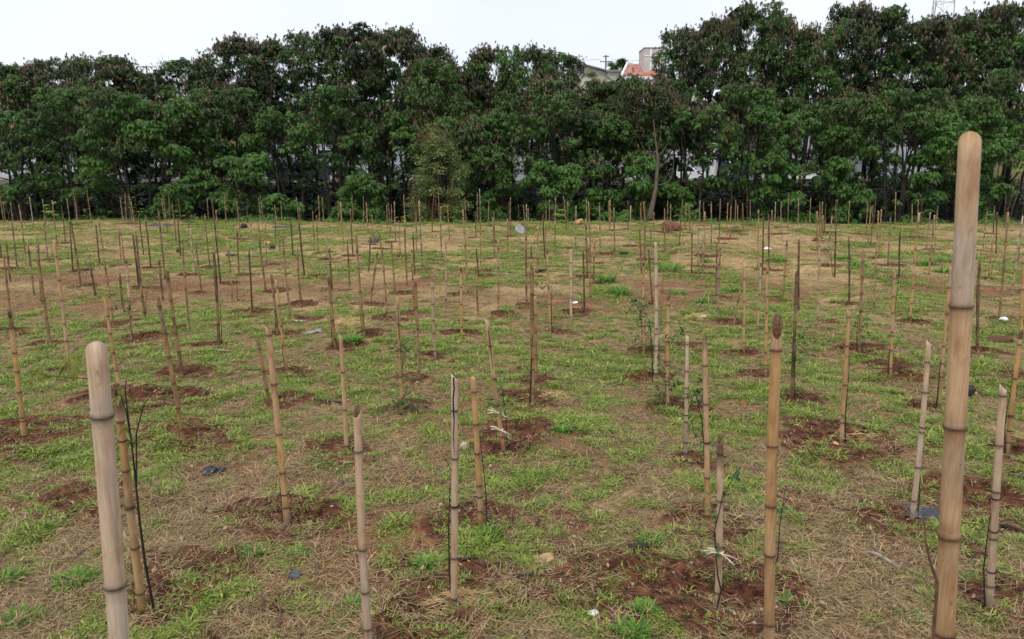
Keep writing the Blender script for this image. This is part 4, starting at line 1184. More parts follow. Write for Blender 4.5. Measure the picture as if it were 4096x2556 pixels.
for i, a in enumerate([
    (545, 893, 1.15, 16, 'broad', 'bushy yellow-green sapling at the far edge behind the stakes below the grey car', dict(size=.22)),
    (500, 880, 1.05, 14, 'broad', 'leafy weed just beside the bushy yellow-green sapling', dict(size=.16)),
    (700, 900, .62, 9, 'palm', 'weed with drooping lobed leaves before the largest shrub', dict(size=.18, mat='small_leaf')),
    (755, 910, .6, 10, 'palm', 'second drooping weed, standing closer to the largest shrub', dict(size=.18, mat='small_leaf')),
    (345, 885, .5, 9, 'broad', 'weed with long yellow-green leaves below the silver car', dict(size=.24)),
    (210, 888, .75, 12, 'palm', 'fern-like weed among the stakes at the outer end of the edge', dict(size=.22)),
    (35, 885, 1.5, 8, 'broad', 'thin tall seedling at the outermost end of the edge', dict(size=.1)),
    (305, 880, 1.9, 9, 'top', 'vine with yellow-green leaves topping a tall pale stake', dict(size=.12)),
    (1405, 888, 1.2, 12, 'broad', 'yellowish climbing plant on the paired stakes before the rounded shrub', dict(size=.12)),
    (1835, 885, .7, 8, 'palm', 'bright lobed-leaf plant just past the vine-covered bush', dict(size=.22)),
    (1995, 890, .6, 8, 'broad', 'small pale-leaved plant between stakes past the vine-covered bush', dict(size=.14, mat='small_leaf')),
    (2245, 893, .55, 10, 'palm', 'lobed-leaf weed at the edge below the tall feathery shrub', dict(size=.2)),
    (2275, 890, .9, 14, 'broad', 'feathery light green seedling beside a leaning stake', dict(size=.14)),
    (2495, 898, .32, 8, 'palm', 'low weed with pale green lobed leaves before the bare tree', dict(size=.18)),
    (2735, 905, .85, 14, 'palm', 'bright green leafy plant beside the red clay mound', dict(size=.2)),
    (2670, 895, .6, 9, 'broad', 'grey-green weed between the bare tree and the clay mound', dict(size=.15, mat='small_leaf')),
    (3190, 893, 2.2, 12, 'top', 'tall young plant with large drooping leaves, one of them yellow', dict(size=.27, yellow=True, mat='small_leaf')),
    (2990, 890, 1.6, 12, 'broad', 'spindly climbing plant with small yellow-green leaves among stakes past the clay mound', dict(size=.09)),
    (2925, 890, 1.5, 10, 'broad', 'thin twining plant beside the paired tan stakes past the clay mound', dict(size=.08)),
    (3700, 893, .55, 9, 'palm', 'leafy weed at the edge just before the thickest stake', dict(size=.2, mat='small_leaf')),
    (4042, 890, 2.9, 12, 'top', 'tall seedling with bright star-shaped leaves at the frame edge', dict(size=.24)),
    (4010, 892, 2.0, 40, 'broad', 'tall wispy weed between the star-leaved seedling and the thickest stake', dict(size=.10, mat='vine_leaf')),
    (4085, 895, 2.4, 60, 'broad', 'dense wispy weed filling the frame edge', dict(size=.11, mat='vine_leaf')),
    (3955, 895, .45, 16, 'palm', 'low leafy weed just beyond the thickest stake', dict(size=.16)),
    (1610, 910, .42, 9, 'broad', 'weed with bright yellow flower heads before the vine-covered bush', dict(size=.16, mat='yellow_leaf')),
    (1208, 1225, .42, 12, 'broad', 'yellow-green seedling beside a tan stake in the reddish strip', dict(size=.07, mat='olive_leaf')),
    (170, 1215, .3, 6, 'broad', 'yellow-leaved seedling far out among the dark stakes', dict(size=.06, mat='olive_leaf')),
]):
    plant(*a[:5], a[5], 2100 + i, **a[6])
# weedy fringe along the edge
n = 3000
x = rng.uniform(-26, 26, n); yy = edge_y(x) + rng.normal(-.15, .5, n)
zz = surf_z(x, yy)
keep = fbm(x, yy, 1.6, 61) > .44
P = np.stack([x, yy, zz + rng.uniform(.0, .16, n)], 1)[keep]
V, T = scatter(SMALL + TINY, P, rng.uniform(.45, 1.0, len(P)), .4, rng.uniform(0, 1, len(P)))
o = obj('edge_weeds', tri_mesh('edge_weeds', V, T, M['weed_leaf'])); o['kind'] = 'stuff'; tag(o, 'low leafy green weeds fringing the far field edge', 'weeds')

# ------------------------------------------------------------------ saplings tied to the stakes
def sapling(pts, label, seed, r=.006, twigs=3, leaves=0, mat='small_leaf', tmpl=None, lscale=1.0, spread=.12, stem='stem', group='young saplings tied to stakes', extra=()):
    """pts: photo pixels along its stem with the distance of the stake it leans on"""
    rs = random.Random(seed)
    px, py, Y = pts[0]
    w0 = at(px, py, Y); w0.z = sz(w0.x, w0.y)
    root = thing('sapling', label, 'sapling', w0, group=group)
    P = [Vector((0, 0, -.03))] + [at(*q) - w0 for q in pts[1:]]
    mb = MB().tube(P, [r * (1 - .7 * i / (len(P) - 1)) for i in range(len(P))], 6)
    tips = []
    for k in range(twigs):
        i = rs.randint(1, len(P) - 1) if len(P) > 2 else 1
        p = P[i - 1].lerp(P[i], rs.random())
        d = Vector((rs.choice([-1, 1]) * rs.uniform(.4, 1), rs.uniform(-.6, .3), rs.uniform(.4, 1.2))) * spread
        mb.tube([p, p + d * .5 + Vector((0, 0, .01)), p + d], [r * .45, r * .35, r * .2], 4)
        tips += [p + d * .5, p + d]
    for l_ in extra:
        q_ = [at(*e_) - w0 for e_ in l_]
        mb.tube(q_, [r * .55 * (1 - .6 * i / (len(q_) - 1)) for i in range(len(q_))], 5)
        tips += q_[-2:]
    mb.build('stem', M[stem], root)
    if leaves:
        tips += [P[-1]] * 2 + [P[i - 1].lerp(P[i], rs.random()) for i in range(max(1, len(P) // 2), len(P))]
        C_ = np.array([tuple(rs.choice(tips) + Vector((rs.gauss(0, 1), rs.gauss(0, 1), rs.gauss(0, 1))) * spread * .25) for _ in range(leaves)])
        V, T = scatter(tmpl or TINY, C_, rng.uniform(.7, 1.3, leaves) * lscale, .6, rng.uniform(0, 1, leaves))
        obj('foliage', tri_mesh('foliage', V, T, M[mat]), root)
    return root

def dY(px, py):
    return ground(px, py).y
fY = dY(571, 2456)
sapling([(615, 2420, fY - .02), (580, 2250, fY - .05), (558, 2080, fY - .05), (540, 1900, fY - .05), (525, 1760, fY - .06), (505, 1650, fY - .06), (480, 1570, fY - .06)],
        'black forked sapling stem with olive feathery tips tied to the dark-topped orange stake', 3001, .0085, 0, 4, 'olive_leaf', FINE, .22, .05,
        extra=[[(546, 1960, fY - .05), (545, 1735, fY - .08), (575, 1620, fY - .1), (612, 1570, fY - .12)], [(520, 1735, fY - .06), (500, 1560, fY - .1), (505, 1520, fY - .1)]])
Yl = dY(420, 2456)
for k, l in enumerate([[(470, 2450, fY + .2), (430, 1900, fY + .2), (400, 1650, fY + .2), (350, 1515, fY + .2), (190, 1503, fY + .1)]]):
    sapling(l, 'olive green feathery-leaved sapling branch reaching out behind the pale blotched stake', 3003, .005, 3, 9, 'olive_leaf', FINE, .42, .14)
SAP = [
 ([(1815, 2440), (1797, 2300), (1795, 2100), (1800, 1950), (1815, 1870)], 'thin dark stem running up the cracked grey stake', 0, .0055, 2),
 ([(1950, 2095), (1942, 1950), (1925, 1800), (1920, 1740)], 'thin dark stem along the straw-coloured round-topped stake', 0, .005, 3),
 ([(2862, 2440), (2885, 2360), (2870, 2300), (2858, 2120), (2890, 1990), (2945, 1885)], 'thin sapling slanting across the short ribboned stake', 4, .005, 2),
 ([(3066, 2550), (3072, 2300), (3110, 2240), (3120, 2090), (3140, 1960)], 'dark thin stem winding round the thick tan stake with the oval cut', 3, .005, 2),
 ([(2742, 1820), (2738, 1700), (2742, 1580), (2740, 1480)], 'dark stem tied up the slim grey three-tied stake', 0, .006, 1),
 ([(2822, 1880), (2815, 1780), (2808, 1680), (2790, 1600), (2770, 1550)], 'twiggy leafy sapling between the slim grey stake and the black-topped stake', 16, .006, 7),
 ([(1620, 1645), (1605, 1540), (1612, 1440), (1620, 1405)], 'small green sapling wrapped round the sturdy tan stake', 30, .006, 8),
 ([(2664, 1630), (2662, 1500), (2672, 1400), (2700, 1345)], 'green willowy sapling tied to the charred split-top stake', 30, .007, 6),
 ([(2612, 1505), (2608, 1400), (2600, 1300), (2585, 1250)], 'dark slanting sapling stem beside the tall pale stake', 3, .008, 3),
 ([(2574, 1405), (2572, 1320), (2570, 1260), (2568, 1215)], 'leafy olive sapling growing round a tan stake in the middle turf', 36, .007, 8),
 ([(2118, 1610), (2124, 1500), (2126, 1420), (2130, 1340)], 'black stem tied beside the tall split brown stake', 0, .008, 2),
 ([(3385, 1770), (3382, 1650), (3392, 1540), (3398, 1450), (3390, 1390)], 'curly thin stem climbing the pale tan stake in straw', 0, .005, 3),
 ([(3430, 1405), (3428, 1330), (3432, 1280), (3434, 1255)], 'small dark leafy sapling tied to an orange-brown stake', 10, .006, 2),
 ([(3552, 1505), (3556, 1420), (3566, 1340), (3600, 1080), (3612, 1065)], 'long thin stem leaning past the straw-coloured stake', 0, .005, 2),
 ([(3178, 1615), (3180, 1450), (3186, 1380), (3200, 1340)], 'thin leafy sapling on the dark grey-brown stake', 12, .005, 4),
 ([(4025, 1795), (4020, 1700), (4035, 1600), (4050, 1500)], 'thin dark stem on the black-topped edge stake', 0, .006, 3),
 ([(3745, 1640), (3752, 1560), (3760, 1470), (3765, 1440)], 'dark stem tied to the half hidden stake', 3, .007, 1),
 ([(2208, 1325), (2206, 1240), (2205, 1180), (2208, 1130)], 'dark sapling stem against the tan stake with a blackened top in middle turf', 5, .006, 3),
 ([(1100, 1325), (1102, 1260), (1098, 1200), (1095, 1150)], 'dark thin stem beside a dark stake pair in middle turf', 0, .006, 2),
 ([(1148, 1500), (1140, 1470), (1128, 1400), (1132, 1250)], 'thin curved stem at the foot of a thin tan stake', 0, .005, 2),
 ([(1330, 1400), (1326, 1330), (1322, 1260), (1318, 1200)], 'black stem running down beside a split brown stake', 0, .006, 1),
 ([(885, 1380), (886, 1320), (882, 1250), (878, 1180)], 'black stem tied to a dark grey stake in the middle turf', 0, .006, 1),
 ([(536, 1365), (524, 1320), (520, 1260), (507, 1230)], 'dark leafy sapling with bent stem at a grey stake', 8, .007, 2),
 ([(1448, 1330), (1442, 1270), (1438, 1220), (1440, 1180)], 'thin bowed stem beside a brown stake near the straw heap', 0, .005, 2),
 ([(2333, 1255), (2328, 1210), (2325, 1180), (2318, 1165)], 'thin forked twig beside a brown stake in a mound of dug soil', 0, .005, 3),
 ([(3912, 1400), (3905, 1250), (3908, 1120), (3925, 1000)], 'forked bare twig rising above a dark stake', 0, .006, 4),
 ([(3965, 1110), (3970, 1060), (3985, 1030), (3998, 1000)], 'slanting dry twig on a tan stake beyond the thickest stake', 0, .006, 2),
 ([(585, 1265), (582, 1215), (585, 1190), (590, 1165)], 'forked dark twig at the foot of a brown stake', 0, .006, 2),
 ([(950, 1205), (948, 1150), (944, 1110), (955, 1080)], 'curved twig sapling beside a tan stake at the reddish strip', 0, .006, 3),
 ([(3330, 1103), (3328, 1060), (3325, 1020), (3322, 990)], 'reddish dry sapling between two thin stakes', 6, .007, 4),
 ([(4030, 1795), (4045, 1690), (4060, 1600), (4062, 1540)], 'second thin stem rising past the edge stake', 0, .004, 2),
 ([(3672, 2050), (3680, 1960), (3672, 1900), (3665, 1850)], 'thin sapling stem beside the leaning grey stake with plastic', 0, .005, 2),
 ([(3940, 2440), (3935, 2270), (3955, 2100), (3990, 1930)], 'thin dark stem tied up the grey-topped stake', 0, .005, 2),
 ([(1135, 2100), (1125, 2000), (1118, 1900), (1112, 1840)], 'thin dry stem along the leaning streaked stake', 0, .004, 2),
 ([(2030, 1790), (2025, 1700), (2015, 1600), (2000, 1520)], 'thin leafy stem on the crooked ribboned stake', 8, .005, 3),
]
for k, (l, lb, nl, r, tw_) in enumerate(SAP):
    Yk = dY(*l[0])
    sapling([(a_, b_, Yk - .03) for a_, b_ in l], lb, 3100 + k, r, tw_, nl, 'small_leaf' if k != 29 else 'pod', None, 1.0 + .04 * Yk, .05 + .012 * Yk)
# grey dead branch on the thickest stake
bb = sapling([(3773, 2540, 1.80), (3750, 2330, 1.75), (3725, 2260, 1.74), (3703, 2170, 1.74), (3696, 2080, 1.74)], 'grey dry branch slanting off the thickest stake', 3300, .0055, 0, 0, stem='brown_stem')

# ------------------------------------------------------------------ grass, straw and litter
def blade_mesh(name, n, h, spread, wid, mat, flat, r, segs=2, curl=.8):
    """a clump of blades; flat 0 upright .. 1 lying"""
    v, f, TT = [], [], []
    for k in range(n):
        a = r.uniform(0, 6.28); o = Vector((math.cos(a), math.sin(a), 0)) * spread * math.sqrt(r.random())
        az = a + r.uniform(-1.2, 1.2)
        el = r.uniform(.15, 1.3) * (1 - flat) + r.uniform(0.0, .2) * flat
        L_ = h * r.uniform(.5, 1.25)
        d = Vector((math.cos(az), math.sin(az), 0)); s = Vector((-d.y, d.x, 0)) * wid * .5 * r.uniform(.7, 1.3)
        p = o + Vector((0, 0, r.uniform(0, .012) if flat > .5 else -.004)); e = el; i0 = len(v)
        tt = r.random() ** (1.9 if flat > .28 else 1.1); v += [p - s, p + s]
        for i in range(segs):
            p = p + (d * math.cos(e) + Vector((0, 0, math.sin(e)))) * L_ / segs
            e -= curl * r.uniform(.3, 1.2) * (1 if flat < .5 else .15)
            if p.z < .002:
                p.z = .002
            if i < segs - 1:
                v += [p - s * .85, p + s * .85]
                k0 = i0 + 2 * i; f.append((k0, k0 + 1, k0 + 3, k0 + 2))
            else:
                v.append(p); k0 = i0 + 2 * i; f.append((k0, k0 + 1, k0 + 2))
        TT += [tt] * (len(v) - i0)
    return mesh_np(name, v, f, [mat], attrs={'tint': TT})

def leaf_litter_mesh(r, mat):
    v, f = [], []
    for k in range(3):
        a = r.uniform(0, 6.28); d = Vector((math.cos(a), math.sin(a), 0)); s = Vector((-d.y, d.x, 0))
        L_, w_ = r.uniform(.02, .055), r.uniform(.006, .015)
        o = Vector((r.uniform(-.2, .2), r.uniform(-.2, .2), .008))
        i = len(v)
        v += [o, o + d * L_ * .5 + s * w_ + Vector((0, 0, r.uniform(0, .015))), o + d * L_ + Vector((0, 0, r.uniform(0, .02))), o + d * L_ * .5 - s * w_ + Vector((0, 0, r.uniform(0, .015)))]
        f += [(i, i + 1, i + 2), (i, i + 2, i + 3)]
    return mesh_np('litter', v, f, [mat])

def twig_mesh(r, mat):
    mb = MB(); a = r.uniform(0, 6.28); L_ = r.uniform(.08, .22)
    d = Vector((math.cos(a), math.sin(a), 0))
    mb.tube([d * -L_ / 2 + Vector((0, 0, .006)), Vector((r.uniform(-.01, .01), r.uniform(-.01, .01), .012)), d * L_ / 2 + Vector((0, 0, .007))], [.0035, .003, .0015], 4)
    return mb.mesh('litter_twig', mat)

def stone_mesh(r, mat, s=1.0):
    bm = bmesh.new(); bmesh.ops.create_icosphere(bm, subdivisions=1, radius=.5)
    for v_ in bm.verts:
        v_.co *= r.uniform(.7, 1.2); v_.co.z *= .6; v_.co *= s
    me = bpy.data.meshes.new('pebble'); bm.to_mesh(me); bm.free(); me.materials.append(mat)
    return me

def scatter_stuff(name, label, cat, meshes, P, rotz, scl, idx, tilt=None):
    """one object of kind stuff: copies of small clumps at points on the ground"""
    src = bpy.data.collections.new(name + '_source')
    for k, me_ in enumerate(meshes):
        src.objects.link(bpy.data.objects.new(f'{name}_clump_{k:02d}', me_))
    me = mesh_np(name, P, [])
    rot = np.zeros((len(P), 3), np.float32); rot[:, 2] = rotz
    if tilt is not None:
        rot[:, 0], rot[:, 1] = tilt[:, 0], tilt[:, 1]
    a = me.attributes.new('rot', 'FLOAT_VECTOR', 'POINT'); a.data.foreach_set('vector', rot.reshape(-1))
    a = me.attributes.new('scl', 'FLOAT', 'POINT'); a.data.foreach_set('value', scl.astype(np.float32))
    a = me.attributes.new('idx', 'INT', 'POINT'); a.data.foreach_set('value', idx.astype(np.int32))
    o = obj(name, me); o['kind'] = 'stuff'; tag(o, label, cat)
    ng = bpy.data.node_groups.new(name + '_nodes', 'GeometryNodeTree')
    ng.interface.new_socket('Geometry', in_out='INPUT', socket_type='NodeSocketGeometry')
    ng.interface.new_socket('Geometry', in_out='OUTPUT', socket_type='NodeSocketGeometry')
    gi, go = ng.nodes.new('NodeGroupInput'), ng.nodes.new('NodeGroupOutput')
    ci = ng.nodes.new('GeometryNodeCollectionInfo'); ci.inputs['Collection'].default_value = src
    ci.inputs['Separate Children'].default_value = True; ci.inputs['Reset Children'].default_value = True
    ip = ng.nodes.new('GeometryNodeInstanceOnPoints'); ip.inputs['Pick Instance'].default_value = True
    def na(nm, typ):
        q = ng.nodes.new('GeometryNodeInputNamedAttribute'); q.data_type = typ; q.inputs['Name'].default_value = nm
        return q.outputs['Attribute']
    ng.links.new(gi.outputs[0], ip.inputs['Points']); ng.links.new(ci.outputs['Instances'], ip.inputs['Instance'])
    ng.links.new(na('idx', 'INT'), ip.inputs['Instance Index'])
    er = ng.nodes.new('FunctionNodeEulerToRotation'); ng.links.new(na('rot', 'FLOAT_VECTOR'), er.inputs[0])
    ng.links.new(er.outputs[0], ip.inputs['Rotation'])
    cx = ng.nodes.new('ShaderNodeCombineXYZ'); sc_ = na('scl', 'FLOAT')
    for q in range(3):
        ng.links.new(sc_, cx.inputs[q])
    ng.links.new(cx.outputs[0], ip.inputs['Scale']); ng.links.new(ip.outputs[0], go.inputs[0])
    md = o.modifiers.new('scatter', 'NODES'); md.node_group = ng
    return o

def field_points(n, near_share=.6, ymax=31.5):
    k = int(n * near_share)
    y1 = 2.9 * (ymax / 2.9) ** rng.random(k)
    y2 = np.sqrt(rng.uniform(2.9 ** 2, ymax ** 2, n - k))
    y_ = np.concatenate([y1, y2])
    x_ = rng.uniform(-1, 1, n) * (0.74 * y_ + 1.5)
    ok = y_ < edge_y(x_) + .2
    return x_[ok], y_[ok]

gr = random.Random(9)
short = [blade_mesh('short_grass', 28, .05, .06, .0062, M['blade'], .25, gr) for _ in range(4)]
tall_ = [blade_mesh('long_grass', 22, .085, .045, .0055, M['blade'], .05, gr, 3) for _ in range(3)]
broad = [blade_mesh('broad_grass', 12, .07, .04, .012, M['blade'], .2, gr, 3) for _ in range(2)]
x, y = field_points(260000, .68)
g_, b_ = cover(x, y); p_, _h = pit_mask(x, y)
pr = sstep(.46, .76, g_) * (1 - .93 * p_) + .025
k = rng.random(len(x)) < pr
x, y, g_ = x[k], y[k], g_[k]
n = len(x)
rr_ = rng.random(n)
lush = sstep(.72, .95, g_)
idx = np.where(rr_ < .80 - .25 * lush, rng.integers(0, 4, n), np.where(rr_ < .92, rng.integers(4, 7, n), rng.integers(7, 9, n)))
scl = rng.uniform(.6, 1.15, n) * (1 + .022 * y) * (.8 + .35 * lush)
P = np.stack([x, y, surf_z(x, y)], 1)
scatter_stuff('grass', 'short patchy green grass covering the field', 'grass', short + tall_ + broad, P, rng.uniform(0, 6.28, n), scl, idx)

straws = [blade_mesh('straw', 22, .11, .13, .0028, M['straw'], 1.0, gr, 2) for _ in range(4)] + [blade_mesh('stubble', 22, .045, .09, .0032, M['straw'], .3, gr, 2) for _ in range(2)]
x, y = field_points(120000)
g_, b_ = cover(x, y); p_, _h = pit_mask(x, y)
pr = (1 - .35 * sstep(.45, .8, g_)) * (1 - .45 * sstep(.5, .85, b_)) * (1 - .72 * p_) * np.interp(y, [4, 7, 12], [.8, .6, .8]) * (.35 + .65 * sstep(.35, .6, fbm(x, y, .7, 71)))
k = rng.random(len(x)) < pr
x, y, gq = x[k], y[k], g_[k]; n = len(x)
P = np.stack([x, y, surf_z(x, y)], 1)
scatter_stuff('straw_litter', 'dry straw and cut stalks strewn over the soil', 'straw', straws, P, rng.uniform(0, 6.28, n), rng.uniform(.55, 1.2, n) * (1 + .015 * y),
              np.where(rng.random(n) < .72 - .5 * sstep(.42, .65, gq), rng.integers(0, 4, n), rng.integers(4, 6, n)), rng.normal(0, .10, (n, 2)))

lits = [leaf_litter_mesh(gr, M['dead_leaf']) for _ in range(5)] + [twig_mesh(gr, M['twig']) for _ in range(4)]
x, y = field_points(4200, .7)
n = len(x)
scatter_stuff('leaf_litter', 'fallen dry leaves and twigs scattered over the ground', 'leaves', lits, np.stack([x, y, surf_z(x, y) + .012], 1), rng.uniform(0, 6.28, n), rng.uniform(.6, 1.2, n),
              rng.integers(0, 9, n), rng.normal(0, .15, (n, 2)))
M['pebble'] = leafy('pebble', (0.08, 0.05, 0.04), (0.36, 0.29, 0.24), 0, by='rand', rough=.9)
M['clod'] = leafy('soil_clod', (0.035, 0.018, 0.012), (0.13, 0.06, 0.037), 0, by='rand', rough=.95)
pebs = [stone_mesh(gr, M['pebble'], .03) for _ in range(4)]
x, y = field_points(2200, .75); n = len(x)
scatter_stuff('gravel', 'small pale stones and chips lying about the field', 'gravel', pebs, np.stack([x, y, surf_z(x, y) + .004], 1), rng.uniform(0, 6.28, n), rng.uniform(.3, 1.0, n) ** 1.5 * (1 + .02 * y), rng.integers(0, 4, n))
clods = [stone_mesh(gr, M['clod'], .045) for _ in range(4)]
pk = PITS[rng.integers(0, len(PITS), 9000)]
a_, q_ = rng.uniform(0, 6.28, 9000), rng.uniform(.1, 1.15, 9000) ** .6
x, y = pk[:, 0] + np.cos(a_) * q_ * pk[:, 2], pk[:, 1] + np.sin(a_) * q_ * pk[:, 2]
scatter_stuff('soil_clods', 'dark crumbled clods of dug soil round the stakes', 'soil', clods, np.stack([x, y, surf_z(x, y) + .002], 1), rng.uniform(0, 6.28, 9000), rng.uniform(.2, 1.0, 9000) ** 1.4, rng.integers(0, 4, 9000))

# distinct bright tufts
def tuft(px, py, size, n, label, seed):
    r = random.Random(seed)
    f = ground(px, py); f.z = sz(f.x, f.y)
    if f.y < 9:
        size *= .78; n = int(n * 1.7)
    v, fc, T = [], [], []
    for k in range(n):
        a = r.uniform(0, 6.28); o = Vector((math.cos(a), math.sin(a) * .7, 0)) * size * .55 * math.sqrt(r.random())
        az = a + r.uniform(-1.3, 1.3); e = r.uniform(.25, 1.25)
        L_ = size * r.uniform(.35, .85); wd = r.uniform(.0022, .005) * (1 + 1.2 * (f.y > 9))
        d = Vector((math.cos(az), math.sin(az), 0)); s = Vector((-d.y, d.x, 0)) * wd
        p = o.copy(); i = len(v); t = r.random()
        v += [p - s, p + s]; T += [t, t]
        for q in range(3):
            p = p + (d * math.cos(e) + Vector((0, 0, math.sin(e)))) * L_ / 3
            e -= r.uniform(.15, .6)
            if q < 2:
                v += [p - s * .9, p + s * .9]; T += [t, t]
                fc.append((i + 2 * q, i + 2 * q + 1, i + 2 * q + 3, i + 2 * q + 2))
            else:
                v.append(p); T.append(t); fc.append((i + 4, i + 5, i + 6))
    o = obj('grass_tuft', mesh_np('grass_tuft', v, fc, [M['tuft_blade']], attrs={'tint': T}), loc=f)
    tag(o, label, 'grass tuft', 'bright grass tufts')

for i, (px, py, s, n, lb) in enumerate([
    (310, 2340, .20, 170, 'large bright grass tuft beside the pale blotched stake'), (20, 2330, .18, 110, 'bright grass tuft cut by the frame edge at the outer side'), (90, 2490, .17, 110, 'bright grass tuft in the lower frame corner'),
    (1185, 2225, .15, 80, 'bright grass tuft between the leaning streaked and pale slanting-cut stakes'), (1420, 2430, .15, 70, 'grass tuft at the pale slanting-cut stake close to the lower frame'),
    (1705, 2280, .13, 70, 'grass tuft just before the cracked grey stake'), (1960, 2150, .15, 80, 'grass tuft at the foot of the straw-coloured round-topped stake'), (2600, 2180, .19, 90, 'spreading long-bladed grass tuft above the charred log'),
    (2583, 2460, .13, 70, 'grass tuft in the bare red soil near the white shard'), (2530, 2550, .17, 100, 'grass tuft cut by the lower frame in the red soil'), (1010, 2220, .14, 80, 'dark green grass tuft beside the slate chunk'),
    (2250, 1740, .15, 80, 'broad-bladed grass tuft on the turf beyond the ribboned stakes'), (3165, 2420, .12, 60, 'grass tuft beside the thick tan oval-cut stake'), (3640, 2480, .12, 50, 'grass tuft near the lower frame before the thickest stake'),
    (1400, 1372, .24, 90, 'bright grass tuft behind the tan many-ringed stake'), (2421, 1128, .34, 120, 'round bright grass tuft alone in the straw, upper of a pair'), (2475, 1176, .34, 120, 'round bright grass tuft alone in the straw, lower of a pair'),
    (2708, 1176, .24, 80, 'small bright tuft just past the charred split-top stake'), (2820, 1212, .28, 100, 'bright tuft in straw before a leaning brown stake'), (2930, 1166, .30, 100, 'bright tuft touching the leaning brown stake'),
    (2670, 1084, .38, 110, 'wide bright tuft behind the tall pale stake'), (3368, 1038, .40, 130, 'upper bright tuft of the cluster of grass past the oval-cut stake'), (3432, 1068, .40, 130, 'lower bright tuft of the cluster of grass past the oval-cut stake'),
    (3106, 1046, .42, 130, 'wide bright tuft far behind the oval-cut stake'), (3700, 1062, .36, 110, 'bright tuft beside a brown stake before the thickest stake'), (3775, 1092, .36, 120, 'large bright tuft just behind the thickest stake'),
    (3783, 1050, .32, 90, 'small bright tuft above the one just behind the thickest stake'), (2820, 1050, .34, 80, 'bright tuft in the far grass patches above a grey stake')]):
    tuft(px, py, s, n, lb, 4000 + i)

# ------------------------------------------------------------------ things lying about
def lump(name, px, py, size, mat, label, cat, seed, flat=.6, sub=2, rough=.22, rz=0.0):
    r = random.Random(seed)
    f = ground(px, py); f.z = sz(f.x, f.y)
    bm = bmesh.new(); bmesh.ops.create_icosphere(bm, subdivisions=sub, radius=.5)
    ax_ = [(Vector((r.gauss(0, 1), r.gauss(0, 1), r.gauss(0, 1))).normalized(), r.uniform(.28, .46)) for _ in range(9)]
    for v_ in bm.verts:
        for a, d in ax_:                                     # chip flat facets off it
            h = v_.co.dot(a)
            if h > d:
                v_.co -= a * (h - d)
        v_.co *= 1 + r.uniform(-rough, rough) * .25
        v_.co = Vector((v_.co.x * size[0], v_.co.y * size[1], v_.co.z * size[2])) * (1.0 if f.y > 25 else .82)
    me = bpy.data.meshes.new(name); bm.to_mesh(me); bm.free(); me.materials.append(M[mat])
    o = obj(name, me, loc=f + Vector((0, 0, size[2] * .25))); o.rotation_euler = (r.uniform(-.2, .2), r.uniform(-.2, .2), rz or r.uniform(0, 6.28))
    return tag(o, label, cat)

def sheet(name, px, py, sx, sy, h, mat, label, cat, seed, rz=0.0, n=9):
    """a crumpled thin sheet lying on the ground"""
    r = random.Random(seed)
    f = ground(px, py); f.z = sz(f.x, f.y)
    v, fc = [], []
    for j in range(n):
        for i in range(n):
            x_, y_ = i / (n - 1) - .5, j / (n - 1) - .5
            ed = 1 - .25 * (abs(x_) > .45) * r.random() - .25 * (abs(y_) > .45) * r.random()
            z_ = .006 + h * (fbm(x_ * 3 + seed, y_ * 3, .9, 5) ** 2 * 1.6) * (1 - (2 * max(abs(x_), abs(y_))) ** 3 * .8) + r.uniform(0, .12) * h
            v.append((x_ * sx * ed, y_ * sy * ed, float(z_)))
    for j in range(n - 1):
        for i in range(n - 1):
            k = j * n + i; fc.append((k, k + 1, k + n + 1, k + n))
    o = obj(name, mesh_np(name, v, fc, [M[mat]]), loc=f)
    so = o.modifiers.new('thickness', 'SOLIDIFY'); so.thickness = .002
    o.rotation_euler = (0, 0, rz)
    return tag(o, label, cat)

def stick(name, a, b, r0, r1, mat, label, cat, seed, lift=.012):
    r = random.Random(seed)
    p, q = ground(*a), ground(*b)
    p.z, q.z = sz(p.x, p.y) + lift, sz(q.x, q.y) + lift
    o_ = p.copy()
    pts = [p.lerp(q, t) - o_ + Vector((r.uniform(-1, 1), r.uniform(-1, 1), r.uniform(0, .6))) * .006 * (0 < t < 1) for t in (0, .25, .5, .75, 1)]
    o = MB().tube(pts, [r0, r0 * 1.05, (r0 + r1) / 2, r1 * 1.05, r1], 7).build(name, M[mat], loc=o_, smooth=True)
    return tag(o, label, cat)

lump('pale_rock', 1858, 1797, (.115, .10, .10), 'pale_stone', 'pale cream rock lying beside the straw-coloured round-topped stake', 'rock', 1)
lump('slate_chunk', 1180, 2312, (.11, .09, .075), 'slate', 'dark slate-grey angular chunk among straw between two front stakes', 'rock', 2)
lump('brick_fragment', 2972, 1624, (.10, .08, .06), 'brick', 'red brick fragment on the turf before the tan stake behind the oval cut', 'brick', 3)
lump('boulder', 2080, 935, (.55, .4, .42), 'grey_stone', 'blue-grey boulder at the far field edge just past the vine-covered bush', 'rock', 4)
lump('clay_mound', 2688, 925, (1.0, .6, .55), 'clay', 'red clay mound at the far edge beside the bare tree', 'mound', 5, rz=.2)
lump('grey_stone', 1278, 1331, (.20, .14, .10), 'grey_stone', 'grey stone on turf beside a flat slab, near the split brown stake', 'rock', 6)
lump('flat_stone', 1246, 1333, (.34, .16, .05), 'grey_stone', 'flat grey slab beside the grey stone on turf', 'rock', 7, rz=.1)
lump('flat_stone', 880, 1404, (.40, .2, .035), 'grey_stone', 'round flat grey slab on turf at the foot of a dark stake', 'rock', 8, rz=.1)
lump('clod_heap', 1495, 970, (.5, .3, .28), 'slate', 'dark clod heap in the far yellowish strip before the vine-covered bush', 'mound', 9)
lump('clod_heap', 975, 912, (.4, .25, .25), 'charred', 'small dark stump among far stakes before the largest shrub', 'stump', 10)
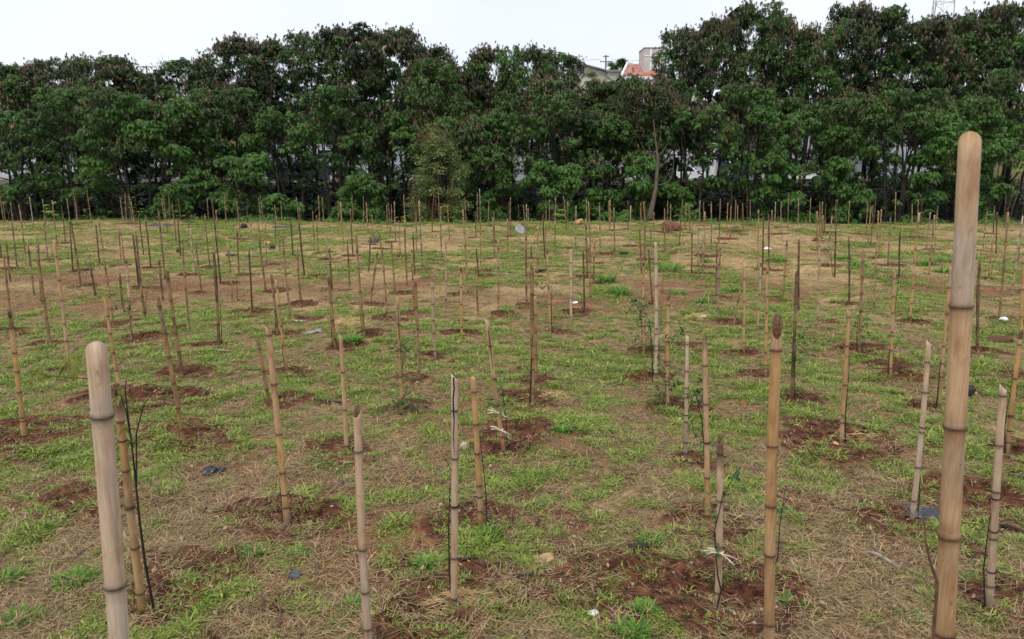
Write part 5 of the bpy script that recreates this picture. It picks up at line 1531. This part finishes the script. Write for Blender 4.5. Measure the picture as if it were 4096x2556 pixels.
lump('dirt_clod', 1808, 1447, (.13, .10, .09), 'clay', 'dark soil clod on turf behind the cracked grey stake', 'clod', 11)
lump('orange_stone', 3338, 1808, (.07, .06, .05), 'orange_wood', 'small orange stone below the straw patch of the pale tan stake', 'rock', 12)
lump('orange_block', 1068, 980, (.34, .2, .2), 'orange_wood', 'pale orange block lying far off beside a black scrap', 'block', 13, rz=.3)
lump('black_scrap', 1090, 996, (.3, .2, .2), 'black_plastic', 'black scrap beside the pale orange block', 'scrap', 14)
lump('black_pot', 715, 1010, (.17, .17, .16), 'black_plastic', 'round black lump in the far grass patches before the grey car', 'pot', 15)
lump('black_scrap', 927, 1025, (.45, .15, .12), 'black_plastic', 'long black scrap on far grass past the round black lump', 'scrap', 16, rz=.05)
lump('dark_mound', 4000, 1362, (.5, .3, .12), 'clod', 'low dark grassy mound beyond the thickest stake', 'mound', 17, rz=.1)
lump('root_stump', 3872, 1590, (.16, .16, .22), 'charred', 'dark root stump peeping out beside the thickest stake', 'stump', 18)
lump('red_scrap', 640, 1582, (.05, .05, .045), 'brick', 'tiny dark red scrap on turf past the black sapling twig', 'scrap', 19)
lump('brick_chip', 2962, 1957 + 115, (.045, .035, .03), 'card', 'small orange-brown chip past the ribboned stake', 'brick', 20)
lump('white_cup', 4010, 1288, (.20, .16, .12), 'white_scrap', 'white scrap beside an orange-brown stake at the far side of the thickest stake', 'scrap', 21)
lump('white_scrap', 2818, 1273, (.16, .12, .08), 'white_scrap', 'white scrap lying on a small straw heap in the middle turf', 'scrap', 22)
lump('white_scrap', 2300, 1216, (.18, .12, .05), 'white_scrap', 'white scrap beside a pale stake near the pair of round tufts', 'scrap', 23)
sheet('white_shard', 2372, 2466, .075, .06, .02, 'white_scrap', 'white angular shard on straw near the lower frame', 'shard', 24, .4, 4)
sheet('card_scrap', 2178, 2230, .15, .11, .05, 'card', 'curled tan scrap of card among straw between the cracked and ribboned stakes', 'scrap', 25, .3, 6)
sheet('white_slab', 1190, 1284, .42, .14, .03, 'white_scrap', 'flat whitish slab at the foot of a thick brown stake', 'slab', 26, -.2, 5)
sheet('black_plastic_sheet', 857, 1885, .20, .13, .07, 'black_plastic', 'crumpled black plastic scrap alone on the turf behind the front stakes', 'plastic', 27, .2)
sheet('black_plastic_sheet', 3702, 2062, .28, .22, .06, 'blue_grey_plastic', 'dark slate plastic sheet spread at the foot of the leaning grey stake', 'plastic', 28, -.4)
sheet('grey_tarpaulin', 640, 903, 1.1, .6, .12, 'blue_grey_plastic', 'grey tarpaulin scrap at the far edge before the largest shrub', 'tarpaulin', 29, .1)
sheet('grey_tarpaulin', 1135, 910, 1.0, .4, .12, 'blue_grey_plastic', 'grey tarpaulin strip at the far edge just past the largest shrub', 'tarpaulin', 30, -.2)
sheet('black_plastic_sheet', 1380, 1928, .10, .07, .03, 'black_plastic', 'small black plastic scrap just before the pale slanting-cut stake', 'plastic', 31, .3, 6)
sheet('white_scrap', 845, 1378, .16, .08, .02, 'white_scrap', 'white paper scrap on turf above the round flat slab', 'scrap', 32, .1, 4)
sheet('pale_scrap', 3065 + 3, 1000, .3, .2, .08, 'white_scrap', 'pale torn scrap in the far strip behind the oval-cut stake', 'scrap', 33, .3, 6)
stick('grey_stick', (3484, 2216), (3600, 2282), .012, .010, 'driftwood', 'straight grey stick lying on straw before the thickest stake', 'stick', 34)
stick('charred_log', (2513, 2203), (2594, 2207), .019, .019, 'charred', 'short charred log below the long-bladed tuft', 'log', 35, .014)
stick('black_plank', (1254, 1611), (1370, 1613), .012, .012, 'charred', 'thin black plank lying on turf behind the many-ringed stake', 'plank', 36)
stick('dark_stick', (4000, 2100), (4095, 2128), .016, .012, 'charred', 'dark stick running out of the frame beside the grey-topped stake', 'stick', 37)
stick('dark_branch', (4030, 1915), (4095, 1925), .02, .018, 'charred', 'dark branch at the frame edge beyond the grey-topped stake', 'branch', 38)
stick('dark_twig', (3445, 1690), (3560, 1718), .007, .004, 'charred', 'thin dark twig on turf between the pale tan and leaning grey stakes', 'twig', 39)
stick('fresh_log', (2306, 902), (2326, 889), .10, .09, 'orange_wood', 'short fresh-cut orange log at the far edge past the tall feathery shrub', 'log', 40, .08)
stick('charred_branch', (2480, 1022), (2510, 1018), .05, .03, 'charred', 'short charred branch in the far grass patches', 'branch', 41, .04)
stick('charred_branch', (2145, 1090), (2185, 1083), .04, .02, 'charred', 'curved dark branch in the reddish strip near a brown stake', 'branch', 42, .03)
stick('bleached_twig', (1880, 2275), (1835, 2230), .004, .003, 'straw_pile', 'pale straight stalk beside the cracked grey stake', 'twig', 43)
stick('dark_stick', (1825, 2265), (1912, 2258), .010, .006, 'charred', 'short black stick behind the cracked grey stake', 'stick', 44)
stick('dark_stick', (2055, 2314), (2135, 2318), .016, .012, 'charred', 'black stick in straw past the cracked grey stake', 'stick', 45)

def straw_heap(px, py, w_, h_, label, seed, n=160):
    r = random.Random(seed); f = ground(px, py); f.z = sz(f.x, f.y); mb = MB(); T = []
    for k in range(n):
        a = r.uniform(0, 6.28); q = math.sqrt(r.random())
        o = Vector((math.cos(a) * w_ * q, math.sin(a) * w_ * .55 * q, h_ * (1 - q * q) * r.uniform(.3, 1)))
        d = Vector((r.uniform(-1, 1), r.uniform(-.7, .7), r.uniform(-.35, .25))).normalized() * w_ * r.uniform(.25, .6)
        s = Vector((0, .002, .0028))
        mb.add([o - d * .5, o + s, o + d * .5, o - s], [(0, 1, 2), (0, 2, 3)]); T += [r.random()] * 4
    o = obj('straw_heap', mesh_np('straw_heap', mb.v, mb.f, [M['straw_pile']], attrs={'tint': T}), loc=f)
    tag(o, label, 'straw heap')
straw_heap(1400, 1306, .30, .16, 'pale dry straw heap on turf near a brown stake', 51, 260)
straw_heap(2795, 1276, .26, .10, 'small brown straw heap under the white scrap', 52)
straw_heap(1865, 2420, .25, .07, 'loose straw gathered beside the foot of the cracked grey stake', 53)
straw_heap(2215, 1590, .16, .07, 'dry root clump at the foot of the tall split brown stake', 54, 90)
straw_heap(3440, 1745, .33, .03, 'straw strewn in the dug patch of the pale tan stake', 55, 70)

# ------------------------------------------------------------------ street side: cars, wall, buildings behind the trees
def car(px, py, Y, length, paint, label, seed, van=False, flip=False):
    c = at(px, py, Y); c.z = .66
    root = thing('parked_car' if not van else 'parked_van', label, 'car' if not van else 'van', c, math.pi if flip else 0, group='vehicles on the street behind the trees')
    h = 1.95 if van else 1.5; L2 = length / 2; W2 = .84
    prof = ([(-L2, .3), (-L2, 1.0), (-L2 + .35, 1.15), (-L2 + .9, h - .05), (-L2 + 1.2, h), (L2 - .1, h), (L2, h - .15), (L2, .3)] if van else
            [(-L2, .35), (-L2 + .02, .68), (-L2 + .15, .80), (-L2 + 1.05, .93), (-L2 + 1.75, h - .06), (-L2 + 2.1, h), (L2 - 1.0, h - .02), (L2 - .35, h - .25), (L2 - .05, .95), (L2, .75), (L2, .35)])
    n = len(prof); v, f = [], []
    for sgn in (-1, 1):
        for x_, z_ in prof:
            k = 1 - .16 * max(0, (z_ - .9)) / .6
            v.append((x_, sgn * W2 * k, z_))
    f = [tuple(range(n)), tuple(range(2 * n - 1, n - 1, -1))] + [(i, i + n, (i + 1) % n + n, (i + 1) % n) for i in range(n)]
    body = obj('body', mesh_np('body', v, f, [M[paint]]), root)
    bv = body.modifiers.new('edges', 'BEVEL'); bv.width = .05; bv.segments = 2
    wins = [[(-L2 + .95, 1.15), (-L2 + 1.3, h - .15), (-L2 + 1.95, h - .15), (-L2 + 1.95, 1.1)]] if van else [
        [(-L2 + 1.35, .96), (-L2 + 1.82, h - .12), (-L2 + 2.28, h - .08), (-L2 + 2.28, .98)], [(-L2 + 2.36, .98), (-L2 + 2.36, h - .08), (L2 - 1.15, h - .1), (L2 - .95, 1.0)], [(L2 - .88, 1.0), (L2 - 1.05, h - .12), (L2 - .55, h - .3), (L2 - .3, 1.02)]]
    for q in wins:
        for sgn in (-1, 1):
            pts = [(x_, sgn * (W2 * (1 - .16 * max(0, z_ - .9) / .6) + .012), z_) for x_, z_ in q]
            m_ = len(pts); pv = pts + [(a, b - sgn * .01, c_) for a, b, c_ in pts]
            pf = [tuple(range(m_)), tuple(range(2 * m_ - 1, m_ - 1, -1))] + [(i, i + m_, (i + 1) % m_ + m_, (i + 1) % m_) for i in range(m_)]
            obj('window', mesh_np('window', pv, pf, [M['glass']]), root)
    for x_ in (-L2 + .8, L2 - .8):
        for sgn in (-1, 1):
            mb = MB(); r_ = .31
            mb.tube([(x_, sgn * (W2 - .2), r_), (x_, sgn * (W2 + .02), r_)], r_, 18)
            wh = mb.build('wheel', M['tyre'], root)
            MB().tube([(x_, sgn * (W2 - .1), r_), (x_, sgn * (W2 + .035), r_)], .19, 14).build('rim', M['rim'], wh)
    for sgn in (-1, 1):
        MB().box(-L2 - .015, -L2 + .1, sgn * .55 - .16, sgn * .55 + .16, .58, .76).build('headlight', M['lamp'], root)
    return root

car(590, 700, 63.5, 4.1, 'car_grey', 'dark grey hatchback glimpsed through the trees', 1)
car(262, 700, 63.0, 4.2, 'car_silver', 'silver car half hidden by leaves at the outer end of the street', 2, flip=True)
car(3185, 660, 64.0, 4.3, 'car_white', 'white car glimpsed behind leaves past the dark blue shed', 3)
car(2745, 680, 66.5, 3.9, 'car_white', 'white car at the foot of the white warehouse', 4, flip=True)
car(1195, 690, 62.5, 4.8, 'car_blue', 'navy van parked above the pale kerb wall', 5, van=True)
car(1075, 690, 65.5, 3.8, 'car_white', 'white car half hidden behind the navy van', 6)

kw = thing('retaining_wall', 'pale concrete kerb wall below the navy van', 'wall', (at(1210, 725, 57.6).x, 57.6, .1))
MB().box(-4.2, 4.2, -.2, .2, 0, .62).build('wall_body', M['concrete'], kw); MB().box(-4.25, 4.25, -.27, .27, .623, .85).build('coping', M['concrete'], kw)

def building(px0, px1, top_py, Y, wall, label, depth=8.0, wins=(), doors=(), bands=(), roof=None, z0=.5, cat='building', name='building'):
    a, b_ = at(px0, top_py, Y), at(px1, top_py, Y)
    x0, x1, H = a.x, b_.x, a.z - z0
    root = thing(name, label, cat, ((x0 + x1) / 2, Y, z0)); W2 = (x1 - x0) / 2; cx = (x0 + x1) / 2
    MB().box(-W2, W2, 0, depth, 0, H).build('wall', M[wall], root)
    MB().box(-W2 - .15, W2 + .15, -.15, depth + .15, H + .003, H + .22).build('roof', M[roof or 'grey_roof'], root)
    for (p0, p1, y0, y1, mt) in wins:
        u0, u1 = at(p0, y0, Y), at(p1, y1, Y)
        fr = MB().box(u0.x - cx - .06, u1.x - cx + .06, -.05, -.003, u1.z - z0 - .06, u0.z - z0 + .06).build('window', M['trim'], root)
        MB().box(u0.x - cx, u1.x - cx, -.07, -.053, u1.z - z0, u0.z - z0).build('pane', M[mt], fr)
    for (p0, p1, y0) in doors:
        u0, u1 = at(p0, y0, Y), at(p1, y0, Y)
        MB().box(u0.x - cx, u1.x - cx, -.06, -.004, .03, u0.z - z0).build('door', M['glass'], root)
    for (p0, p1, y0, y1) in bands:
        u0, u1 = at(p0, y0, Y), at(p1, y1, Y)
        MB().box(u0.x - cx, u1.x - cx, -.10, -.006, u1.z - z0, u0.z - z0).build('pilaster' if abs(p1 - p0) < abs(y1 - y0) else 'band', M['trim'], root)
    return root

building(2660, 2885, 470, 75, 'white_wall', 'white warehouse wall with small dark windows, seen behind the bare tree', 10, [(2779, 2792, 645, 660, 'glass'), (2796, 2804, 625, 635, 'glass'), (2700, 2722, 560, 580, 'glass')],
         (), [(2766, 2778, 520, 735), (2680, 2880, 576, 580), (2680, 2880, 612, 616), (2850, 2858, 520, 735)])
building(2892, 3010, 500, 74, 'blue_wall', 'dark blue-black shed beside the white warehouse', 8, [(2938, 2948, 625, 640, 'car_white')], (), [(2918, 2922, 590, 700), (2960, 2963, 590, 700)])
building(300, 760, 560, 78, 'white_wall', 'long whitish building behind the grey and silver cars', 9, [(330, 380, 600, 630, 'glass'), (640, 690, 610, 640, 'glass')], [(525, 552, 640), (578, 600, 640)], [(553, 560, 600, 720)])
building(1040, 1480, 545, 78, 'grey_wall', 'blue-grey building behind the navy van', 9, [(1090, 1140, 600, 630, 'glass'), (1180, 1230, 600, 630, 'glass'), (1270, 1320, 600, 630, 'glass')], [(1395, 1420, 640)], [(1240, 1248, 560, 720)])
building(1530, 1700, 520, 76, 'grey_wall', 'light grey building beside the vine-covered bush', 8, [(1552, 1566, 605, 625, 'blue_panel')], (), [(1610, 1617, 560, 720)])
vb2 = building(1940, 2330, 545, 77, 'grey_wall', 'grey building with barred windows behind the tall feathery shrub', 9, [(1985, 2020, 600, 640, 'glass'), (2060, 2105, 655, 690, 'glass')], (), [(1950, 2300, 645, 649)])
for wdx, (p0, p1, y0, y1) in enumerate([(1985, 2020, 600, 640), (2060, 2105, 655, 690)]):
    for k in range(9):
        u0, u1 = at(p0 + (p1 - p0) * k / 8, y0, 77), at(p0, y1, 77)
        MB().box(u0.x - vb2.location.x - .02, u0.x - vb2.location.x + .02, -.12, -.09, u1.z - .5, u0.z - .5).build('window_bar', M['trim'], vb2)
building(2410, 2640, 590, 79, 'white_wall', 'low white building behind the leafy shrub before the bare tree', 8, [(2485, 2515, 668, 690, 'glass')])
building(3040, 3440, 530, 80, 'grey_wall', 'grey building behind the half hidden white car', 9, [(3100, 3150, 570, 600, 'glass'), (3250, 3300, 570, 600, 'glass')])
building(3500, 3760, 510, 76, 'grey_wall', 'grey building with a blue panel seen through the gap before the thickest stake', 8, [(3532, 3552, 590, 640, 'blue_panel'), (3562, 3640, 560, 580, 'car_white'), (3680, 3700, 565, 590, 'blue_panel')])
building(-60, 220, 560, 79, 'white_wall', 'whitish building at the outermost end of the street', 8, [(60, 110, 610, 640, 'glass')])

# houses on the hill
def hz(x_, y_):
    return float(base_z(x_, y_)) - .5

def roof_sheet(name, mat, parent, p00, p10, p01, p11, waves, t=.09):
    """a tiled slope: ridges of tile running down from the ridge line; corners at eave (p0x) and ridge (p1x)"""
    nu, nv = waves * 4 + 1, 9
    v, f = [], []
    for j in range(nv):
        for i in range(nu):
            a, b = i / (nu - 1), j / (nv - 1)
            p = p00.lerp(p10, a).lerp(p01.lerp(p11, a), b)
            v.append(p + Vector((0, 0, t * .5 * (1 + math.sin(2 * math.pi * a * waves)) - .03 * (j % 2))))
    for j in range(nv - 1):
        for i in range(nu - 1):
            k = j * nu + i; f.append((k, k + 1, k + nu + 1, k + nu))
    o = obj(name, mesh_np(name, v, f, [M[mat]]), parent)
    so = o.modifiers.new('thickness', 'SOLIDIFY'); so.thickness = .06; so.offset = -1
    return o

YH = 105.0
c0 = at(2600, 330, YH); zb = hz(c0.x, YH)
hs = thing('hill_house', 'house with red tiled roof and tall beige water tower box on the hill', 'house', (c0.x, YH, zb))
def loc(px, py, dy=0.0):
    p = at(px, py, YH + dy)
    return p - Vector((c0.x, YH, zb))
pa, pb = loc(2487, 312), loc(2800, 312)
MB().box(pa.x, pb.x, 0, 9, 0, pa.z).build('wall', M['beige_wall'], hs)
MB().box(pa.x - .1, pb.x, -.25, -.003, loc(0, 318).z, loc(0, 305).z).build('fascia', M['trim'], hs)
e0, e1 = loc(2492, 303, .1), loc(2640, 303, .1)
t0, t1 = loc(2514, 258, 5), loc(2640, 254, 5)
roof_sheet('roof', 'red_roof', hs, e0, e1, t0, t1, 16)
roof_sheet('roof_patch', 'new_roof', hs, loc(2574, 303, -.1), loc(2624, 303, -.1), loc(2574, 290, .9), loc(2618, 288, .9), 6)
MB().tube([e0 + Vector((-.15, 0, .1)), t0 + Vector((-.15, 0, .15))], .2, 4).build('verge', M['trim'], hs)
roof_sheet('roof', 'red_roof', hs, loc(2715, 285, 2), loc(2800, 285, 2), loc(2700, 240, 6), loc(2790, 240, 6), 10)
q0, q1 = loc(2574, 282, 1.2), loc(2668, 193, 1.2)
MB().box(q0.x, q1.x, q0.y, q0.y + 4.2, q0.z - .8, q1.z).build('tower_wall', M['beige_wall'], hs)
tw_ = MB().box(q0.x - .06, q1.x + .06, q0.y - .06, q0.y + 4.26, q1.z + .003, q1.z + .12).build('tower_cap', M['grey_roof'], hs)
for (x0_, x1_, y0_, y1_) in [(2601, 2605, 196, 281), (2640, 2644, 196, 281), (2576, 2667, 221, 224)]:
    a, b_ = loc(x0_, y0_, 1.2), loc(x1_, y1_, 1.2)
    dd = .03 if x1_ - x0_ < 10 else .045
    MB().box(a.x, b_.x, q0.y - dd, q0.y - .004, b_.z, a.z).build('trim_strip', M['trim'], hs)
a, b_ = loc(2611, 258, .9), loc(2630, 276, .9)
ac = MB().box(a.x, b_.x, q0.y - .45, q0.y - .05, b_.z, a.z).build('air_conditioner', M['trim'], hs)
MB().box(a.x + .12, b_.x - .25, q0.y - .48, q0.y - .452, b_.z + .12, a.z - .12).build('grille', M['glass'], ac)

c1 = at(2350, 330, 108); zb1 = hz(c1.x, 108)
h2 = thing('gable_house', 'tan house with low dark gable roof on the hill', 'house', (c1.x, 108, zb1))
def loc2(px, py, dy=0.0):
    return at(px, py, 108 + dy) - Vector((c1.x, 108, zb1))
l_, rg, r_ = loc2(2275, 281), loc2(2337, 259), loc2(2438, 286)
MB().prism([(l_.x + .3, 0), (r_.x - .3, 0), (r_.x - .3, r_.z - .12), (rg.x, rg.z - .12), (l_.x + .3, l_.z - .12)], 0, 9).build('wall', M['tan_wall'], h2)
for a, b_ in ((l_, rg), (rg, r_)):
    MB().prism([(a.x, a.z - .1), (b_.x, b_.z - .1), (b_.x, b_.z + .08), (a.x, a.z + .08)], -.5, 9.5).build('roof', M['grey_roof'], h2)
fl, fr_ = loc2(2428, 291), loc2(2492, 291)
MB().box(fl.x, fr_.x, -1, 6, 0, fl.z).build('annex', M['tan_wall'], h2)
MB().box(fl.x - .2, fr_.x + .2, -1.3, 6.2, fl.z + .004, fl.z + .25).build('annex_roof', M['grey_roof'], h2)

c2 = at(-138, 300, 100)
h3 = thing('orange_house', 'orange gabled house just showing at the frame edge above the trees', 'house', (c2.x, 100, hz(c2.x, 100)))
z_ = c2.z - h3.location.z
g0, g1 = at(-60, 240, 100).z - h3.location.z, at(0, 280, 100).z - h3.location.z
MB().prism([(-6, 0), (1.1, 0), (1.1, g1), (-2.2, g0), (-6, g1)], 0, 8).build('wall', M['orange_wall'], h3)
MB().prism([(-2.2, g0 + .003), (1.5, g1 - .15), (1.5, g1 + .05), (-2.2, g0 + .2)], -.4, 8.4).build('roof', M['red_roof'], h3)

# far trees by the houses
for i, (px, ty, rx, lb) in enumerate([(2480, 235, 1.3, 'slim far tree rising beside the utility pole on the hill'), (2452, 255, 1.0, 'small rounded far tree below the utility pole'), (2512, 248, 1.1, 'small far tree beside the red roof verge'),
                                      (2370, 292, 2.2, 'pale olive bush below the gable roof')]):
    Y = 96 if i == 3 else 116
    make_shrub(px, Y, ty, rx, lb, 5000 + i, SMALL, 'vine_leaf' if i == 3 else 'leaf', 'far trees by the hill houses', .0, 2.2, 2.2, 'tree')

def utility_pole(px, top_py, Y, h, label, arms):
    t = at(px, top_py, Y); root = thing('utility_pole', label, 'utility pole', (t.x, Y, t.z - h), group='utility poles on the hill')
    MB().tube([(0, 0, -1), (0, 0, h)], [.15, .10], 8).build('pole', M['pole_wood'], root)
    for k, (dz, w_) in enumerate(arms):
        ar = MB().box(-w_, w_, -.19, -.105, h - dz - .06, h - dz + .06).build('crossarm', M['pole_wood'], root)
        for x_ in (-w_ + .1, -w_ * .4, w_ * .4, w_ - .1):
            MB().tube([(x_, -.15, h - dz + .063), (x_, -.15, h - dz + .25)], .05, 6).build('insulator', M['lamp'], ar)
    return t
u1 = utility_pole(2424, 220, 115, 12, 'utility pole with two crossarms on the hill beside the gable roof', [(.25, .45), (.95, .9)])
u2 = utility_pole(585, 262, 105, 10, 'thin utility pole with one crossarm above the dip in the skyline', [(.2, 1.0)])
u3 = utility_pole(-300, 255, 100, 10, 'utility pole beyond the frame edge carrying the wire', [(.2, 1.0)])
wa, wb = u1 + Vector((0, 0, .1)), at(2900, 225, 118)
for k, (a, b_, lb) in enumerate([(u1 + Vector((-.8, -.15, -.6)), at(1900, 222, 112), 'thin overhead wire running from the hill pole over the trees'), (u1 + Vector((.8, -.15, -.6)), at(2900, 212, 118), 'thin overhead wire passing behind the water tower'),
                             (u2 + Vector((-.9, -.15, .05)), u3 + Vector((.9, -.15, .05)), 'thin wire over the trees at the outer side of the sky')]):
    pts = [a.lerp(b_, t) - a - Vector((0, 0, 1.2 * math.sin(math.pi * t))) * .5 for t in np.linspace(0, 1, 9)]
    tag(MB().tube(pts, .018, 4).build('overhead_wire', M['wire'], loc=a), lb, 'wire', 'overhead wires')

# lattice mast
t = at(3752, 80, 130); zb3 = hz(t.x, 130)
mast = thing('lattice_mast', 'pale steel lattice mast rising out of the upper frame above the trees', 'mast', (t.x, 130, zb3))
Ht = 46
legs = [(-1, -1), (1, -1), (0, 1)]
def lp(k, z__):
    w_ = 2.6 - 1.6 * z__ / Ht
    return Vector((legs[k][0] * w_ * .85, legs[k][1] * w_ * .6, z__))
for k in range(3):
    MB().tube([lp(k, 0), lp(k, Ht)], [.11, .07], 6).build('leg', M['steel'], mast)
for j in range(17):
    z0_, z1_ = j * Ht / 17, (j + 1) * Ht / 17
    for k in range(3):
        a, b_ = (k, (k + 1) % 3) if j % 2 else ((k + 1) % 3, k)
        MB().tube([lp(a, z0_), lp(b_, z1_)], .045, 4).build('brace', M['steel'], mast)
        MB().tube([lp(a, z1_), lp(b_, z1_)], .04, 4).build('strut', M['steel'], mast)
ld = MB().tube([(.3, 0, 0), (.3, 0, Ht)], .03, 4).build('ladder_rail', M['steel'], mast)
ld2 = MB().tube([(.62, 0, 0), (.62, 0, Ht)], .03, 4).build('ladder_rail', M['steel'], mast)
